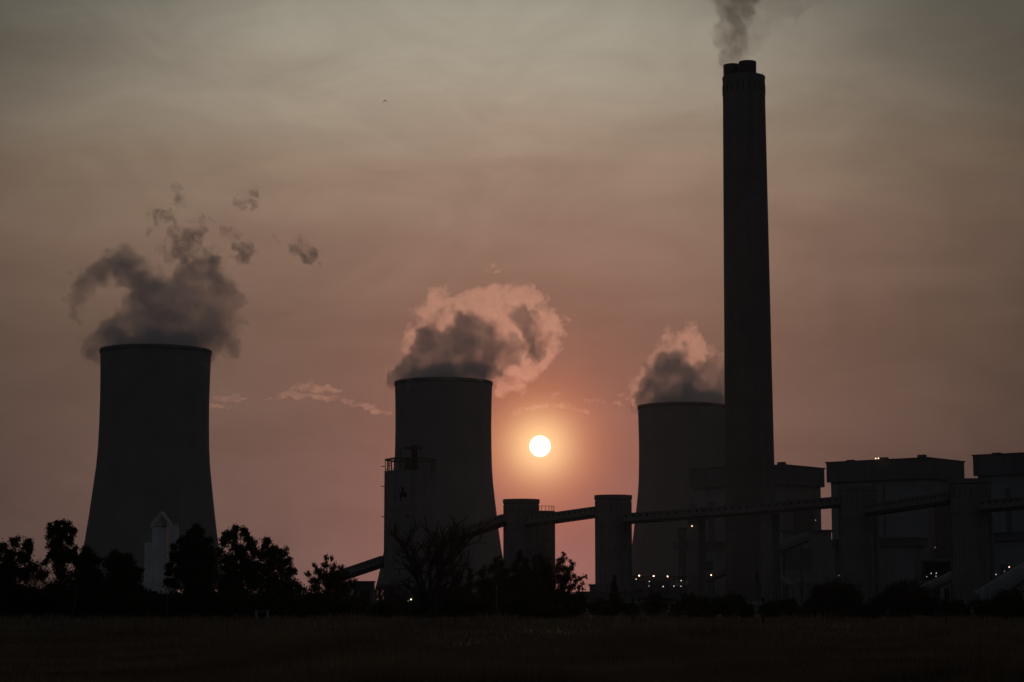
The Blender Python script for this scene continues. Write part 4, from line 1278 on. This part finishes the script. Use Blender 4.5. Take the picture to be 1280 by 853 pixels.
# left tower
tl = thing('steam_plume', (TOWERS[0][0], TOWERS[0][1], TOWERS[0][3]), 'dark ragged steam plume curling above the left cooling tower', 'steam plume', 'steam plumes over the cooling towers')
left = mouth(0, 16, 8, 1) + [(118, 432, 13), (128, 420, 14), (148, 408, 20), (178, 398, 28), (212, 394, 32), (246, 404, 28), (268, 414, 18), (282, 430, 12), (284, 400, 13), (290, 418, 8),
        (196, 365, 17), (180, 360, 21.8), (172, 346, 20.5), (162, 334, 17.9), (157, 320, 12.8), (146, 330, 16.6), (132, 337, 16.6), (118, 347, 16.6), (108, 359, 14.1), (99, 372, 11.5), (93, 385, 9.0), (92, 395, 6.4),
        (226, 360, 18), (244, 346, 18), (262, 340, 16), (276, 352, 16), (286, 368, 12), (294, 384, 9), (301, 396, 6),
        (250, 384, 20), (268, 376, 18), (282, 392, 14), (262, 398, 20), (236, 374, 18), (206, 380, 16)]
wisps = [(204, 268, 10), (196, 275, 8), (214, 283, 9), (216, 298, 12), (210, 314, 10), (232, 292, 12), (240, 305, 12), (226, 320, 12), (248, 322, 12), (252, 278, 8), (262, 316, 10), (244, 290, 9),
         (286, 290, 10), (296, 302, 9), (303, 313, 11), (303, 326, 8), (223, 240, 8), (226, 252, 7), (307, 250, 11), (317, 246, 8), (300, 256, 7), (376, 316, 11), (387, 319, 10), (382, 326, 8), (394, 327, 6), (184, 290, 6), (345, 300, 5), (270, 330, 10)]
Fl, lo, hh = field(left, TOWERS[0][1], 1.3, 14, 0.31, 101, 6, 10.0)
shell('steam_fringe', Fl, lo, hh, 0.10, L_FRINGE, tl)
shell('steam_body', Fl, lo, hh, 0.26, L_BODY, tl)
shell('steam_core', Fl, lo, hh, 0.50, L_CORE, tl)
Fw, lo, hh = field(wisps, TOWERS[0][1], 1.1, 9, 0.56, 111, 6, 9.0)
shell('steam_wisp', Fw, lo, hh, 0.07, L_WISP, tl)
shell('steam_shred', Fw, lo, hh, 0.34, L_WISP, tl)

# middle tower: dark core inside a thin bright veil
tm = thing('steam_plume', (TOWERS[1][0], TOWERS[1][1], TOWERS[1][3]), 'steam plume with dark core and glowing pink veil over the middle cooling tower', 'steam plume', 'steam plumes over the cooling towers')
core = mouth(1, 16, 8, 2) + [(497, 472, 9), (509, 460, 14), (522, 447, 16), (534, 428, 17), (531, 414, 12), (548, 442, 22), (566, 424, 20), (584, 432, 26), (584, 402, 13), (572, 398, 8), (566, 386, 5), (606, 414, 18), (610, 440, 20), (626, 430, 13), (636, 442, 7), (600, 458, 18), (538, 458, 16), (560, 460, 18), (584, 458, 18),
        (651, 392, 9), (656, 402, 11), (661, 413, 11), (665, 425, 11), (669, 437, 10), (678, 440, 7), (667, 450, 5), (644, 432, 12), (640, 446, 12), (632, 456, 10)]
Fc, lo, hh = field(core, TOWERS[1][1], 1.3, 13, 0.34, 102, 6, 9.0)
shell('steam_fringe', Fc, lo, hh, 0.14, V_FRINGE, tm)
shell('steam_body', Fc, lo, hh, 0.28, V_BODY, tm)
shell('steam_core', Fc, lo, hh, 0.52, V_CORE, tm)
veil_b = [(494, 478, 7), (500, 458, 8), (509, 434, 10), (519, 416, 11), (533, 396, 14), (549, 380, 15), (557, 368, 9), (572, 382, 14), (590, 374, 13), (604, 370, 12), (620, 368, 13), (634, 376, 16), (654, 370, 13), (664, 364, 6), (668, 384, 15),
          (684, 396, 14), (694, 404, 10), (706, 396, 4), (698, 418, 11), (708, 411, 3), (690, 430, 13), (682, 446, 12), (671, 458, 13), (658, 468, 13), (644, 480, 11), (630, 488, 9), (622, 494, 5), (646, 452, 16), (655, 432, 16), (640, 410, 18), (620, 392, 18), (598, 392, 18), (560, 402, 16), (672, 410, 16), (632, 470, 14), (614, 335, 5), (622, 340, 4)]
Fv, lo, hh = field(veil_b, TOWERS[1][1] + 34, 1.2, 11, 0.32, 103, 6, 7.0)
shell('steam_veil', Fv, lo, hh, 0.24, V_VEIL, tm)
shell('steam_wisp', Fv, lo, hh, 0.55, V_VEIL, tm)

# far tower
tr = thing('steam_plume', (TOWERS[2][0], TOWERS[2][1], TOWERS[2][3]), 'steam plume with a bright left rim over the far cooling tower beside the chimney', 'steam plume', 'steam plumes over the cooling towers')
core = mouth(2, 16, 8, 3) + [(834, 482, 15), (850, 490, 15), (806, 495, 12), (814, 480, 16), (828, 464, 18), (842, 452, 16), (852, 442, 10), (848, 474, 22), (872, 484, 22), (872, 462, 11), (888, 454, 10), (898, 448, 9), (900, 470, 16), (896, 490, 16), (920, 455, 14), (925, 475, 16)]
Fr, lo, hh = field(core, TOWERS[2][1], 1.2, 12, 0.32, 104, 6, 8.0)
shell('steam_fringe', Fr, lo, hh, 0.14, V_FRINGE, tr)
shell('steam_body', Fr, lo, hh, 0.28, V_BODY, tr)
shell('steam_core', Fr, lo, hh, 0.52, V_CORE, tr)
veil_b = [(796, 502, 6), (794, 490, 6), (798, 478, 7), (806, 464, 8), (816, 450, 9), (826, 438, 9), (836, 424, 9), (840, 416, 6), (848, 430, 12), (862, 412, 9), (864, 424, 12), (872, 432, 11), (880, 440, 12), (892, 442, 10), (860, 446, 12), (846, 442, 12), (885, 470, 12)]
Fv, lo, hh = field(veil_b, TOWERS[2][1] + 34, 1.1, 10, 0.32, 105, 6, 6.0)
shell('steam_veil', Fv, lo, hh, 0.24, V_VEIL, tr)
shell('steam_wisp', Fv, lo, hh, 0.55, V_VEIL, tr)

# chimney smoke
ts = thing('smoke_plume', P(914, 78, 1020), 'thin brown smoke rising from the chimney flues', 'smoke plume')
sm = [(911, 82, 10), (921, 76, 10), (905, 70, 11), (917, 62, 13), (905, 52, 12), (921, 48, 14), (909, 38, 15), (924, 30, 16), (908, 22, 15), (928, 14, 17), (910, 6, 17), (932, -4, 20), (908, -14, 19), (934, -24, 24), (906, -32, 22)]
Fs, lo, hh = field(sm, 1020, 1.4, 12, 0.28, 106, 5, 5.0)
shell('smoke_fringe', Fs, lo, hh, 0.18, V_SMOKE2, ts)
shell('smoke_body', Fs, lo, hh, 0.42, V_SMOKE, ts)
dr = [(930, 60, 12), (938, 50, 14), (950, 34, 16), (962, 18, 18), (980, 6, 20), (1000, -8, 22), (960, -8, 22), (940, 15, 16)]
Fd, lo, hh = field(dr, 1024, 2.0, 16, 0.30, 107, 4, 6.0)
shell('smoke_drift', Fd, lo, hh, 0.22, V_SMOKE2, ts)

# small low clouds far behind
CD = 7000
V_CLOUD = vapour("cloud_vapour", (0.98, 0.97, 0.97), 0.0028, 0.85, billow=(0.022, 0.40, 0.66, 2.2))
def cloud(balls, label, seed, noise=8, amp=0.34, level=0.24):
    c = P(balls[0][0], balls[0][1], CD)
    t = thing('cloud', c, label, 'cloud', 'small low clouds lit from behind')
    F, lo_, h_ = field(balls, CD, 0.8, noise, amp, seed, 5, 3.0, flat=0.8, pad=8)
    shell('cloud_body', F, lo_, h_, level * 0.5, V_CLOUD, t)
    shell('cloud_core', F, lo_, h_, level * 1.6, V_CLOUD, t)
arc = [(645 + i * 8, 517 - 11.5 * math.sin(math.pi * (i / 11.5) ** 0.85) if i < 11.5 else 516, 6.5, 2.0) for i in range(12)]
cloud(arc, 'thin arched cloud with a bright edge just above the sun', 201, 7, 0.40, 0.20)
cloud([(692, 494, 5, 2.2), (698, 492, 5, 3), (703, 494, 3, 2)], 'tiny bright cloud puff above the arched cloud', 202, 5, 0.40, 0.2)
cloud([(736, 502, 6, 1.8), (744, 499, 6, 2.4), (752, 501, 6, 1.8)], 'tiny thin cloud right of the arched cloud', 203, 5, 0.40, 0.2)
cloud([(372, 487, 10, 3.2), (386, 484, 11, 4), (400, 486, 12, 4), (416, 489, 10, 3), (358, 492, 9, 2.6), (378, 495, 13, 3.0), (398, 496, 13, 3.0), (414, 499, 10, 3), (345, 496, 10, 2)], 'largest pink edged cloud between the left and middle cooling towers', 204, 8, 0.40, 0.22)
cloud([(436, 503, 10, 2.4), (450, 506, 10, 2.8), (462, 510, 10, 3), (472, 515, 9, 3), (484, 515, 9, 2)], 'narrow pink cloud sloping down to the middle cooling tower', 205, 7, 0.40, 0.22)
cloud([(278, 499, 12, 2.6), (290, 496, 10, 3), (272, 508, 14, 2), (300, 500, 8, 2)], 'faint pink cloud touching the right side of the left cooling tower', 206, 7, 0.40, 0.22)
cloud([(776, 494, 7, 1.6), (786, 498, 6, 1.8), (772, 505, 6, 1.4)], 'faint cloud flecks left of the far steam plume', 207, 5, 0.40, 0.2)
#cloud([(764, 604, 8, 2.2), (776, 600, 10, 2.4), (788, 602, 10, 2.4), (748, 609, 8, 1.6)], 'dim low cloud right of the sun near the far cooling tower', 208, 6, 0.40, 0.2)

# ---------------------------------------------------------------- haze
def haze():
    m, t, out = material("haze_air")
    v = t.n('ShaderNodeVolumePrincipled')
    v.inputs['Color'].default_value = (0.60, 0.76, 0.94, 1)
    v.inputs['Density'].default_value = 0.000016
    v.inputs['Anisotropy'].default_value = 0.8
    v.inputs['Density Attribute'].default_value = ""
    v.inputs['Temperature Attribute'].default_value = ""
    t.link(v.outputs[0], out.inputs[1])
    m.cycles.homogeneous_volume = True
    mb = MB().hexa([(-1760, -70, -1.5), (1760, -70, -1.5), (1760, 3410, -1.5), (-1760, 3410, -1.5)],
                   [(-1760, -70, 352), (1760, -70, 352), (1760, 3410, 352), (-1760, 3410, 352)])
    tag(mb.build('haze', m), 'thin smoky haze over the field and the power station', 'haze', kind='stuff')
haze()
